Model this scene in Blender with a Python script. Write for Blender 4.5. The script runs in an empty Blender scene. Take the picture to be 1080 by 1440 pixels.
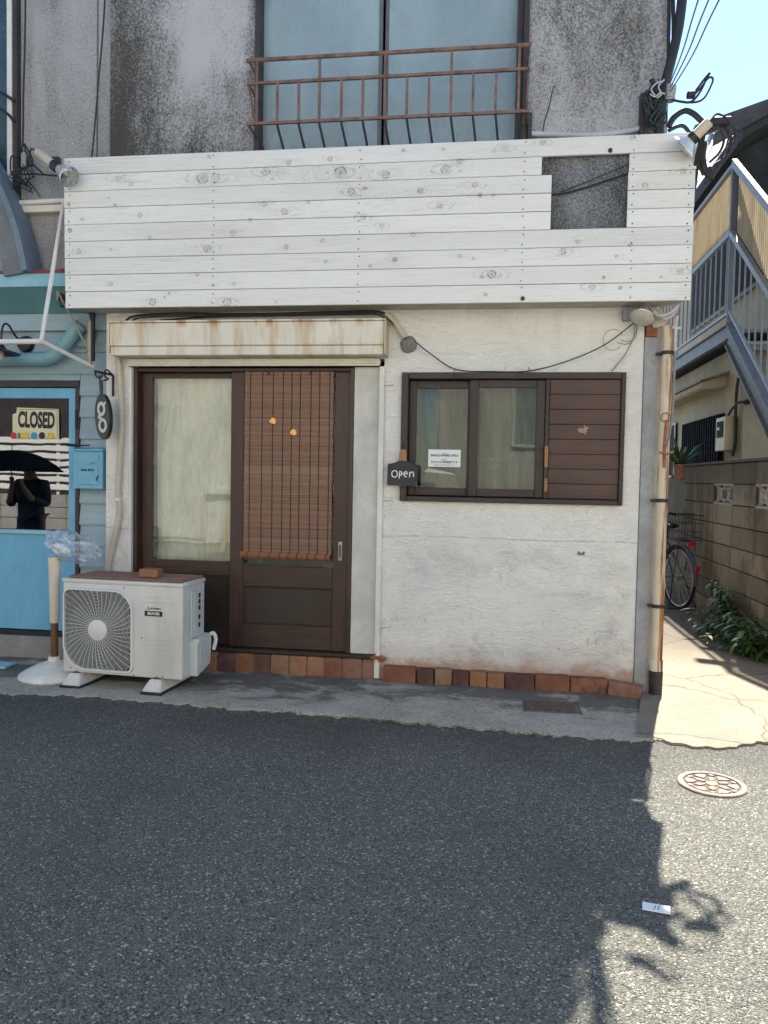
import bpy, bmesh, math, random
import numpy as np
from mathutils import Vector, Matrix, Quaternion
R = math.radians
rnd = random.Random(7)
scene = bpy.context.scene
col = scene.collection

# ------------------------------------------------------------------ camera model
PITCH, ROLL, YAW, FPX = R(-2.47), R(1.05), R(7.96), 1096.0
CAM = Vector((0, -5.2, 1.37))
_f0 = Vector((-math.sin(YAW), math.cos(YAW), 0)); _r0 = Vector((math.cos(YAW), math.sin(YAW), 0)); _u0 = Vector((0, 0, 1))
_f = _f0 * math.cos(PITCH) + _u0 * math.sin(PITCH)
_u = -_f0 * math.sin(PITCH) + _u0 * math.cos(PITCH)
_r = _r0 * math.cos(ROLL) + _u * math.sin(ROLL)
_up = -_r0 * math.sin(ROLL) + _u * math.cos(ROLL)
def ray(px, py): return _r * ((px - 540) / FPX) - _up * ((py - 720) / FPX) + _f
def W(px, py, y=0.0):                        # photo point measured on a real wall plane y = const
    d = ray(px, py); return CAM + d * ((y - CAM.y) / d.y)
def XP(px, py, x):                           # ... on a plane x = const
    d = ray(px, py); return CAM + d * ((x - CAM.x) / d.x)
def G(px, py, z=0.0):                        # ... on the ground
    d = ray(px, py); return CAM + d * ((z - CAM.z) / d.z)

cam_d = bpy.data.cameras.new('camera'); cam = bpy.data.objects.new('camera', cam_d); col.objects.link(cam)
m3 = Matrix((_r, _up, -_f)).transposed()
cam.matrix_world = Matrix.Translation(CAM) @ m3.to_4x4()
cam_d.sensor_fit = 'VERTICAL'; cam_d.sensor_height = 36; cam_d.lens = FPX / 1440 * 36
cam_d.clip_start = 0.05; cam_d.clip_end = 2000
scene.camera = cam

# ------------------------------------------------------------------ light
SUN_EL, SUN_AZ = R(54), math.atan2(0.25, 1.0)
S = Vector((math.sin(SUN_AZ) * math.cos(SUN_EL), math.cos(SUN_AZ) * math.cos(SUN_EL), math.sin(SUN_EL)))
sl = bpy.data.lights.new('sun', 'SUN'); sl.energy = 4.5; sl.angle = R(0.5); sl.color = (1, 0.92, 0.80)
so = bpy.data.objects.new('sun', sl); col.objects.link(so); so.rotation_euler = S.to_track_quat('Z', 'Y').to_euler(); so.location = (8, 20, 30)
w = bpy.data.worlds.new('World'); scene.world = w; w.use_nodes = True
nt = w.node_tree; bg = nt.nodes['Background']; sky = nt.nodes.new('ShaderNodeTexSky'); sky.sky_type = 'NISHITA'
sky.sun_disc = False; sky.sun_elevation = SUN_EL; sky.sun_rotation = SUN_AZ; sky.air_density = 1.0; sky.dust_density = 0.2; sky.ozone_density = 2.6
nt.links.new(sky.outputs[0], bg.inputs[0]); bg.inputs[1].default_value = 0.08
vs = scene.view_settings; vs.view_transform = 'Standard'; vs.look = 'None'; vs.exposure = 1.86; vs.gamma = 1; vs.use_curve_mapping = False
scene.cycles.max_bounces = 8; scene.cycles.diffuse_bounces = 4; scene.cycles.transparent_max_bounces = 12

# ------------------------------------------------------------------ node helper
class NT:
    def __init__(s, name):
        s.m = bpy.data.materials.new(name); s.m.use_nodes = True; s.t = s.m.node_tree
        s.b = s.t.nodes['Principled BSDF']; s.out = s.t.nodes['Material Output']
        s._co = None
    def n(s, typ, props=None, **inp):
        nd = s.t.nodes.new('ShaderNode' + typ)
        for k, v in (props or {}).items(): setattr(nd, k, v)
        for k, v in inp.items(): s.set(nd, k, v)
        return nd
    def set(s, nd, k, v):
        k = {'i0': 0, 'i1': 1, 'i2': 2}.get(k, k.replace('_', ' '))
        sock = nd.inputs[k]
        if hasattr(v, 'outputs'): v = v.outputs[0]
        if isinstance(v, bpy.types.NodeSocket): s.t.links.new(v, sock)
        else:
            if hasattr(sock, 'default_value') and isinstance(v, (tuple, list)) and len(v) == 3 and sock.type == 'RGBA': v = (*v, 1)
            sock.default_value = v
    def co(s, scale=(1, 1, 1)):
        if s._co is None: s._co = s.t.nodes.new('ShaderNodeTexCoord').outputs['Object']
        if scale == (1, 1, 1): return s._co
        mp = s.t.nodes.new('ShaderNodeMapping'); s.t.links.new(s._co, mp.inputs[0]); mp.inputs['Scale'].default_value = scale
        return mp.outputs[0]
    def noise(s, scale, detail=4, rough=.55, st=(1, 1, 1), dist=0):
        return s.n('TexNoise', Vector=s.co(st), Scale=scale, Detail=detail, Roughness=rough, Distortion=dist).outputs[0]
    def vor(s, scale, st=(1, 1, 1), feature='F1', out=0):
        return s.n('TexVoronoi', {'feature': feature}, Vector=s.co(st), Scale=scale).outputs[out]
    def rng(s, v, a, b, c=0., d=1., smooth=True):
        nd = s.n('MapRange', {'interpolation_type': 'SMOOTHSTEP' if smooth else 'LINEAR', 'clamp': True}, Value=v)
        for i, x in enumerate((a, b, c, d)): nd.inputs[i + 1].default_value = x
        return nd.outputs[0]
    def mix(s, fac, a, b, bt='MIX'):
        nd = s.t.nodes.new('ShaderNodeMix'); nd.data_type = 'RGBA'; nd.blend_type = bt
        for i, v in ((0, fac), (6, a), (7, b)):
            if isinstance(v, bpy.types.NodeSocket): s.t.links.new(v, nd.inputs[i])
            elif i == 0: nd.inputs[0].default_value = v
            else: nd.inputs[i].default_value = (*v, 1) if len(v) == 3 else v
        return nd.outputs[2]
    def mth(s, op, a, b=None, c=None):
        nd = s.t.nodes.new('ShaderNodeMath'); nd.operation = op
        for i, v in enumerate((a, b, c)):
            if v is None: continue
            if isinstance(v, bpy.types.NodeSocket): s.t.links.new(v, nd.inputs[i])
            else: nd.inputs[i].default_value = v
        return nd.outputs[0]
    def sep(s, v=None):
        return s.n('SeparateXYZ', Vector=v if v is not None else s.co()).outputs
    def bump(s, h, strength=.3, dist=.01, prev=None):
        nd = s.n('Bump', Height=h, Strength=strength, Distance=dist)
        if prev is not None: s.t.links.new(prev, nd.inputs['Normal'])
        return nd.outputs[0]
    def fin(s, color=None, rough=None, normal=None, **kw):
        if color is not None: s.set(s.b, 'Base Color', color)
        if rough is not None: s.set(s.b, 'Roughness', rough)
        if normal is not None: s.set(s.b, 'Normal', normal)
        for k, v in kw.items(): s.set(s.b, k, v)
        return s.m
def sc3(c, k): return tuple(min(1, max(0, x * k)) for x in c)

def mat(name, c, rough=.6, var=.18, scale=6, bump=.15, bscale=60, bdist=.004, metal=0, dirt=None, dirt_amt=.5, st=(1, 1, 1), spec=.5):
    t = NT(name)
    a = t.noise(scale, 5, .6, st); b = t.noise(scale * 7, 3, .5, st)
    cc = t.mix(t.rng(a, .3, .7), sc3(c, 1 - var), sc3(c, 1 + var))
    cc = t.mix(t.rng(b, .35, .75, 0, .5), cc, sc3(c, 1 - var * .8))
    if dirt is not None:
        d = t.noise(scale * .6, 6, .65, (1.3, 1.3, .7), .4)
        cc = t.mix(t.rng(d, .48, .72, 0, dirt_amt), cc, dirt)
    nrm = t.bump(t.noise(bscale, 3), bump, bdist) if bump else None
    rr = t.rng(b, .3, .7, max(0, rough - .08), min(1, rough + .1))
    return t.fin(cc, rr, nrm, Metallic=float(metal), **{'Specular IOR Level': spec})

def wood(name, c, c2, axis='z', rough=.5, worn=None):
    t = NT(name)
    st = {'z': (14, 14, .7), 'x': (.7, 14, 14), 'y': (14, .7, 14)}[axis]
    g = t.noise(6, 6, .65, st, .6); big = t.noise(2.2, 4)
    cc = t.mix(t.rng(g, .3, .7), c, c2); cc = t.mix(t.rng(big, .4, .7, 0, .45), cc, sc3(c, .6))
    if worn: 
        d = t.noise(3.0, 7, .7, {'z': (3, 3, .8), 'x': (.8, 3, 3), 'y': (3, .8, 3)}[axis], .5)
        cc = t.mix(t.rng(d, .6, .78, 0, .55), cc, worn)
    return t.fin(cc, t.rng(g, .3, .7, rough - .1, rough + .15), t.bump(g, .25, .002))

# ------------------------------------------------------------------ materials
def m_stucco():
    t = NT('white_stucco'); x, y, z = t.sep()
    c = t.mix(t.rng(t.noise(1.4, 5, .6), .35, .7), (.77, .76, .715), (.69, .68, .635))
    c = t.mix(t.rng(t.noise(9, 5, .65), .5, .75, 0, .35), c, (.82, .81, .78))
    gd = t.noise(2.2, 7, .68, (1, 1, 1.5), .7)                       # grey scuffs, mostly on the lower half
    lowm = t.rng(z, .15, 1.5, 1, .15)
    c = t.mix(t.mth('MULTIPLY', t.rng(gd, .48, .70, 0, .7), lowm), c, (.40, .40, .40))
    sm = t.noise(26, 4, .7, (1, 1, .5), .9)                           # small dark scratches
    c = t.mix(t.mth('MULTIPLY', t.rng(sm, .62, .70, 0, .6), lowm), c, (.2, .2, .19))
    st = t.noise(7, 3, .6, (1, 1, .12)); topm = t.rng(z, 1.9, 2.6, 0, 1)
    c = t.mix(t.mth('MULTIPLY', t.rng(st, .5, .75, 0, .35), topm), c, (.45, .40, .30))
    # red earth wash above the brick edging
    edge = t.mth('ADD', z, t.mth('MULTIPLY', t.mth('SUBTRACT', t.noise(6, 6, .7), .5), -.26))
    c = t.mix(t.rng(edge, .10, .19, .9, 0), c, (.40, .22, .14))
    c = t.mix(t.rng(edge, .17, .34, .35, 0), c, (.50, .40, .33))
    # one long hairline joint at 0.98 m
    ln = t.mth('ABSOLUTE', t.mth('SUBTRACT', z, t.mth('ADD', .985, t.mth('MULTIPLY', t.mth('SUBTRACT', t.noise(1.3, 5), .5), .05))))
    c = t.mix(t.mth('MULTIPLY', t.rng(ln, 0, .006, .8, 0), t.rng(t.noise(5, 2), .35, .5)), c, (.42, .39, .33))
    # trowel relief: short swirled ridges
    tw = t.n('TexNoise', Vector=t.co((1, 1, 2.2)), Scale=15, Detail=3, Roughness=.55, Distortion=2.2).outputs[0]
    n1 = t.bump(tw, .8, .016); n2 = t.bump(t.noise(120, 3), .22, .003, n1)
    return t.fin(c, .82, n2, **{'Specular IOR Level': .25})
def m_greywall(name, light, dark, bias, brown=True):
    t = NT(name); x, y, z = t.sep()
    sp = t.noise(85, 3, .6, (1, 1, .8)); sp2 = t.noise(190, 1, .5)
    streak = t.noise(2.2, 5, .6, (1.3, 1.3, .42), .5); big = t.noise(.9, 4, .6, (1, 1, .8))
    fine = t.noise(16, 4, .6, (1.5, 1.5, .12))
    big_ = t.mth('MULTIPLY', t.mth('SUBTRACT', big, .5), 2.0)
    m = t.mth('ADD', t.mth('MULTIPLY', t.mth('SUBTRACT', streak, .5), 1.9), big_)
    m = t.mth('ADD', m, t.mth('MULTIPLY', t.mth('SUBTRACT', fine, .5), .35))
    m = t.mth('ADD', m, t.mth('ADD', t.mth('MULTIPLY', t.mth('SUBTRACT', sp, .5), 1.9), t.mth('MULTIPLY', t.mth('SUBTRACT', sp2, .5), 1.0)))
    if brown:   # dark weathering runs: left part of the wall and a band low on the wall
        m = t.mth('ADD', m, t.rng(x, -.75, -.2, .22, -.06)) if name == 'weathered_mortar' else m
        m = t.mth('ADD', m, t.rng(z, 3.4, 4.3, .16, -.10)); wob = t.mth('MULTIPLY', t.mth('SUBTRACT', t.noise(1.1, 5, .65, (1, 1, .5)), .5), 1.0); xw = t.mth('ADD', x, wob)
        if name == 'weathered_mortar': m = t.mth('ADD', m, t.rng(xw, -1.95, -1.35, .46, 0)); m = t.mth('ADD', m, t.mth('MULTIPLY', t.rng(xw, -1.5, -1.25, 0, 1), t.mth('MULTIPLY', t.rng(xw, -1.05, -.85, 1, 0), t.rng(z, 3.7, 4.3, 0, -.75)))); m = t.mth('ADD', m, t.mth('MULTIPLY', t.rng(x, .9, 1.1), t.mth('ADD', t.rng(z, 3.9, 4.5, 0, .40), t.rng(z, 3.5, 4.1, -.75, 0))))
    f = t.rng(m, -.62 - bias, .72 - bias)
    c = t.mix(f, light, dark)
    c = t.mix(t.rng(t.noise(1.7, 3), .45, .65, 0, .4), c, t.mix(f, sc3(light, .66), (.115, .095, .07)))
    ln = t.mth('ABSOLUTE', t.mth('SUBTRACT', x, t.mth('ADD', .78, t.mth('MULTIPLY', z, .003))))
    c = t.mix(t.rng(ln, .004, .009, .75, 0), c, (.05, .05, .05))
    return t.fin(c, .9, t.bump(sp, .5, .005), **{'Specular IOR Level': .2})
def m_asphalt():
    t = NT('asphalt')
    v = t.n('TexVoronoi', Vector=t.co(), Scale=165, Randomness=1.0); cell = t.sep(v.outputs['Color'])[0]
    v2 = t.n('TexVoronoi', Vector=t.co(), Scale=260); cell2 = t.sep(v2.outputs['Color'])[1]
    v3 = t.n('TexVoronoi', Vector=t.co(), Scale=70); cell3 = t.sep(v3.outputs['Color'])[0]
    big = t.noise(.8, 5, .6); mid = t.noise(7, 4, .6)
    c = t.mix(t.rng(cell, 0, 1, 0, 1, False), (.030, .036, .030), (.205, .205, .168))
    c = t.mix(t.rng(cell2, .5, 1, 0, .75), c, (.26, .25, .22))
    c = t.mix(t.rng(cell, .93, .97, 0, .85), c, (.52, .51, .45))
    c = t.mix(t.mth('MULTIPLY', t.rng(cell3, .968, .985), t.rng(v3.outputs[0], .30, .42, 1, 0)), c, (.52, .5, .48))
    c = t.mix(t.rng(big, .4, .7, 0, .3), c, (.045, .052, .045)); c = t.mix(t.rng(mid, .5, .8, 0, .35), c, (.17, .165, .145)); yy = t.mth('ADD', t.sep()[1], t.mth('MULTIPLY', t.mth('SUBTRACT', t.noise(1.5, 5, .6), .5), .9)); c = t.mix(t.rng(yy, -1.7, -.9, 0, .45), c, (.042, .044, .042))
    h = t.mth('ADD', t.mth('MULTIPLY', v.outputs[0], -1.), t.mth('MULTIPLY', v2.outputs[0], -.4))
    return t.fin(c, .8, t.bump(h, 1.0, .008), **{'Specular IOR Level': .4})
def m_concrete(name, c1, c2, dark, damp=.8, grit=.35):
    t = NT(name)
    v = t.n('TexVoronoi', Vector=t.co(), Scale=150); cell = t.sep(v.outputs['Color'])[0]
    c = t.mix(t.rng(t.noise(3, 6, .65), .35, .65), c1, c2)
    c = t.mix(t.rng(cell, .6, 1, 0, grit), c, sc3(c1, 1.6)); c = t.mix(t.rng(cell, .0, .2, grit, 0), c, sc3(dark, .8))
    y_ = t.sep()[1]; dm = t.mth('ADD', t.noise(2.4, 6, .72, (1, 1.6, 1), .8), t.rng(y_, -.75, -.25, -.16, .09)); c = t.mix(t.rng(dm, .44, .60, 0, damp), c, dark)
    c = t.mix(t.rng(t.noise(40, 3, .7), .60, .75, 0, .5), c, sc3(dark, .7))
    return t.fin(c, .85, t.bump(t.mth('ADD', t.noise(55, 5, .7), t.mth('MULTIPLY', v.outputs[0], -.5)), .6, .006), **{'Specular IOR Level': .3})
def m_path():
    t = NT('old_path_concrete')
    v = t.n('TexVoronoi', Vector=t.co(), Scale=160); cell = t.sep(v.outputs['Color'])[0]
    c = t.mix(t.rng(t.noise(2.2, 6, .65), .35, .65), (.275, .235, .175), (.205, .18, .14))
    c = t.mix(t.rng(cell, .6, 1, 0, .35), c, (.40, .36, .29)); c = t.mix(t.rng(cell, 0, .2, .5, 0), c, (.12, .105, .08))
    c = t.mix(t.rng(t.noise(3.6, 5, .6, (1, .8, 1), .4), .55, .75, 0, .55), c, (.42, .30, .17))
    y = t.sep()[1]; c = t.mix(t.rng(y, .5, 1.9, 0, .85), c, (.10, .09, .07))     # darker further into the alley
    cr = t.n('TexVoronoi', {'feature': 'DISTANCE_TO_EDGE'}, Vector=t.n('VectorMath', {'operation': 'ADD'}, i0=t.co(), i1=t.n('VectorMath', {'operation': 'MULTIPLY'}, i0=t.n('TexNoise', Vector=t.co(), Scale=2.2, Detail=6.).outputs[1], i1=(.28, .28, .28)).outputs[0]).outputs[0], Scale=1.0).outputs[0]
    c = t.mix(t.rng(cr, .0, .012, .6, 0), c, (.06, .055, .045))
    return t.fin(c, .88, t.bump(t.mth('ADD', t.noise(50, 5, .7), t.rng(cr, 0, .02, -1.5, 0)), .55, .006), **{'Specular IOR Level': .3})
def m_planks():
    t = NT('whitewashed_planks')
    a = t.n('Attribute', {'attribute_name': 'grain'}).outputs['Fac']; b = t.n('Attribute', {'attribute_name': 'tone'}).outputs['Fac']
    c = t.mix(b, (.71, .71, .68), (.80, .80, .77)); c = t.mix(a, c, (.15, .135, .115))
    f = t.noise(30, 4, .6, (.25, 1, 6)); c = t.mix(t.rng(f, .48, .75, 0, .42), c, (.50, .485, .45)); c = t.mix(t.rng(t.noise(1.3, 6, .7, (.6, 1, 2.2), .5), .5, .75, 0, .30), c, (.52, .50, .44))
    return t.fin(c, .62, t.bump(f, .18, .002))
def m_blocks():
    t = NT('block_wall_concrete'); x, y, z = t.sep(); rn = t.n('Attribute', {'attribute_name': 'tone'}).outputs['Fac']
    c = t.mix(rn, (.15, .13, .095), (.27, .245, .19))
    c = t.mix(t.rng(t.noise(2.2, 5, .65, (1, 1, .6)), .44, .64, 0, .8), c, (.085, .068, .045))
    c = t.mix(t.rng(t.noise(1.1, 4, .6, (1, 1.6, .25)), .56, .70, 0, .65), c, (.20, .10, .045))
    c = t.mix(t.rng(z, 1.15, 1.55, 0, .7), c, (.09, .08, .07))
    return t.fin(c, .9, t.bump(t.noise(70, 4, .65), .5, .004), **{'Specular IOR Level': .2})
def m_brick(name, c, c2):
    t = NT(name); c, c2 = sc3(c, .72), sc3(c2, .72)
    cc = t.mix(t.rng(t.noise(14, 5, .65, dist=.5), .35, .65), c, c2); cc = t.mix(t.rng(t.noise(60, 3, .6), .55, .8, 0, .6), cc, sc3(c, .35))
    cc = t.mix(t.rng(t.noise(16, 6, .72), .52, .72, 0, .5), cc, (.20, .165, .135))
    return t.fin(cc, .8, t.bump(t.noise(90, 4, .7), .6, .003))
def m_glass(name, tint=(.92, .95, .94), rough=0.0, extra=0.0, dirt=.05, k=1.8):
    t = NT(name); t.t.nodes.remove(t.b)
    tr = t.n('BsdfTransparent', Color=tint); gl = t.n('BsdfGlossy', Color=(1, 1, 1), Roughness=rough); df = t.n('BsdfDiffuse', Color=(.6, .6, .56))
    fr = t.n('Fresnel', IOR=1.5).outputs[0]
    f2 = t.mth('ADD', t.mth('MULTIPLY', fr, k), extra)
    wob = t.bump(t.noise(2.5, 2), .05, .01); t.set(gl, 'Normal', wob)
    m1 = t.n('MixShader', Fac=t.rng(t.noise(5, 6, .7, (1, 1, .5)), .4, .8, 0, dirt * 3)); t.t.links.new(tr.outputs[0], m1.inputs[1]); t.t.links.new(df.outputs[0], m1.inputs[2])
    m2 = t.n('MixShader', Fac=f2); t.t.links.new(m1.outputs[0], m2.inputs[1]); t.t.links.new(gl.outputs[0], m2.inputs[2])
    t.t.links.new(m2.outputs[0], t.out.inputs[0]); return t.m
def m_rust_pipe():
    t = NT('rusty_cream_pipe'); x, y, z = t.sep()
    c = t.mix(t.rng(t.noise(4, 4), .35, .7), (.66, .57, .42), (.56, .47, .34))
    run = t.noise(5, 6, .65, (9, 9, .35), .4); big = t.noise(1.7, 4, .6, (.3, .3, 1))
    m = t.mth('ADD', run, t.mth('MULTIPLY', big, .35)); m = t.mth('ADD', m, t.rng(x, -.03, .03, -.08, .1))
    c = t.mix(t.rng(m, .67, .79), c, (.35, .155, .05)); c = t.mix(t.rng(m, .78, .9), c, (.13, .06, .03))
    return t.fin(c, .7, t.bump(m, .3, .003))
def m_stain_box():
    t = NT('rust_streaked_cream'); x, y, z = t.sep()
    c = t.mix(t.rng(t.noise(5, 5), .35, .7), (.66, .61, .50), (.72, .68, .58))
    st = t.noise(5, 5, .65, (1.6, .1, .22), .2)
    c = t.mix(t.rng(st, .48, .66, 0, .62), c, (.46, .32, .14))
    c = t.mix(t.mth('MULTIPLY', t.rng(t.noise(8, 4, .6, (1, .1, .1)), .5, .62), t.rng(z, 2.34, 2.405, 0, .9)), c, (.36, .16, .06))
    return t.fin(c, .55, t.bump(t.noise(40, 3), .08, .003))
def m_bamboo(name, cols, st_scale):
    t = NT(name); a = t.n('Attribute', {'attribute_name': 'tone'}).outputs['Fac']
    c = t.mix(a, cols[0], cols[1]); c = t.mix(t.rng(t.noise(7, 5, .65, st_scale), .4, .75, 0, .7), c, cols[2])
    return t.fin(c, .55, t.bump(t.noise(30, 3, .6, st_scale), .2, .002))
def m_leaf(name, c, c2):
    t = NT(name); a = t.n('Attribute', {'attribute_name': 'tone'}).outputs['Fac']
    c_ = t.mix(a, c, c2); c_ = t.mix(t.rng(t.noise(25, 3), .4, .7, 0, .4), c_, sc3(c, .7))
    return t.fin(c_, .38, None, **{'Transmission Weight': 0.0})
def m_translucent(name, c, tw=.55, rough=.6, crease=0):
    t = NT(name); t.t.nodes.remove(t.b)
    x, y, z = t.sep()
    d = t.noise(4, 5, .65, (1, 1, .3)); cc = t.mix(t.rng(d, .4, .7), c, sc3(c, .68))
    df = t.n('BsdfDiffuse', Color=cc); tl = t.n('BsdfTranslucent', Color=cc)
    if crease:
        mp = t.n('Mapping', Vector=t.co(), Rotation=(0, R(24), 0), Scale=(3.2, 1, .55)).outputs[0]; mp2 = t.n('Mapping', Vector=t.co(), Rotation=(0, R(-30), 0), Scale=(2.6, 1, .5)).outputs[0]
        a = t.n('TexNoise', Vector=mp, Scale=1.3, Detail=2.5, Roughness=.5, Distortion=.8).outputs[0]; b = t.n('TexNoise', Vector=mp2, Scale=1.0, Detail=2.5, Roughness=.5, Distortion=.6).outputs[0]
        rdg = t.mth('ADD', t.mth('ABSOLUTE', t.mth('SUBTRACT', a, .5)), t.mth('ABSOLUTE', t.mth('SUBTRACT', b, .5)))
        nb = t.bump(rdg, crease, .38); t.set(df, 'Normal', nb); t.set(tl, 'Normal', nb)
    m = t.n('MixShader', Fac=tw); t.t.links.new(df.outputs[0], m.inputs[1]); t.t.links.new(tl.outputs[0], m.inputs[2]); t.t.links.new(m.outputs[0], t.out.inputs[0])
    return t.m
def m_plastic_bag():
    t = NT('clear_bag_film'); t.t.nodes.remove(t.b)
    tr = t.n('BsdfTransparent', Color=(.93, .95, .97)); gl = t.n('BsdfGlossy', Color=(1, 1, 1), Roughness=.06); df = t.n('BsdfTranslucent', Color=(.75, .8, .85)); d2 = t.n('BsdfDiffuse', Color=(.75, .79, .83))
    lw = t.n('LayerWeight', Blend=.35).outputs['Facing']
    cre = t.noise(18, 4, .7, dist=1.5); nb = t.bump(cre, .6, .02); t.set(gl, 'Normal', nb)
    md = t.n('MixShader', Fac=.5); t.t.links.new(df.outputs[0], md.inputs[1]); t.t.links.new(d2.outputs[0], md.inputs[2])
    m1 = t.n('MixShader', Fac=t.mth('ADD', t.rng(cre, .54, .74, .02, .26), t.mth('MULTIPLY', lw, .22))); t.t.links.new(tr.outputs[0], m1.inputs[1]); t.t.links.new(md.outputs[0], m1.inputs[2])
    m2 = t.n('MixShader', Fac=t.mth('ADD', .14, t.mth('MULTIPLY', lw, .35))); t.t.links.new(m1.outputs[0], m2.inputs[1]); t.t.links.new(gl.outputs[0], m2.inputs[2])
    t.t.links.new(m2.outputs[0], t.out.inputs[0]); return t.m
def m_emit(name, c, e):
    t = NT(name); return t.fin(c, .5, None, **{'Emission Color': c, 'Emission Strength': e})
def m_siding():
    t = NT('opposite_siding')
    br = t.n('TexBrick', {'offset': .5}, Vector=t.n('Mapping', Vector=t.co(), Rotation=(R(90), 0, 0)).outputs[0], Color1=(.64, .61, .55), Color2=(.69, .66, .60), Mortar=(.48, .46, .41), Scale=1.0)
    br.inputs['Mortar Size'].default_value = .012; br.inputs['Brick Width'].default_value = .30; br.inputs['Row Height'].default_value = .10
    return t.fin(br.outputs[0], .75)

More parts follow.
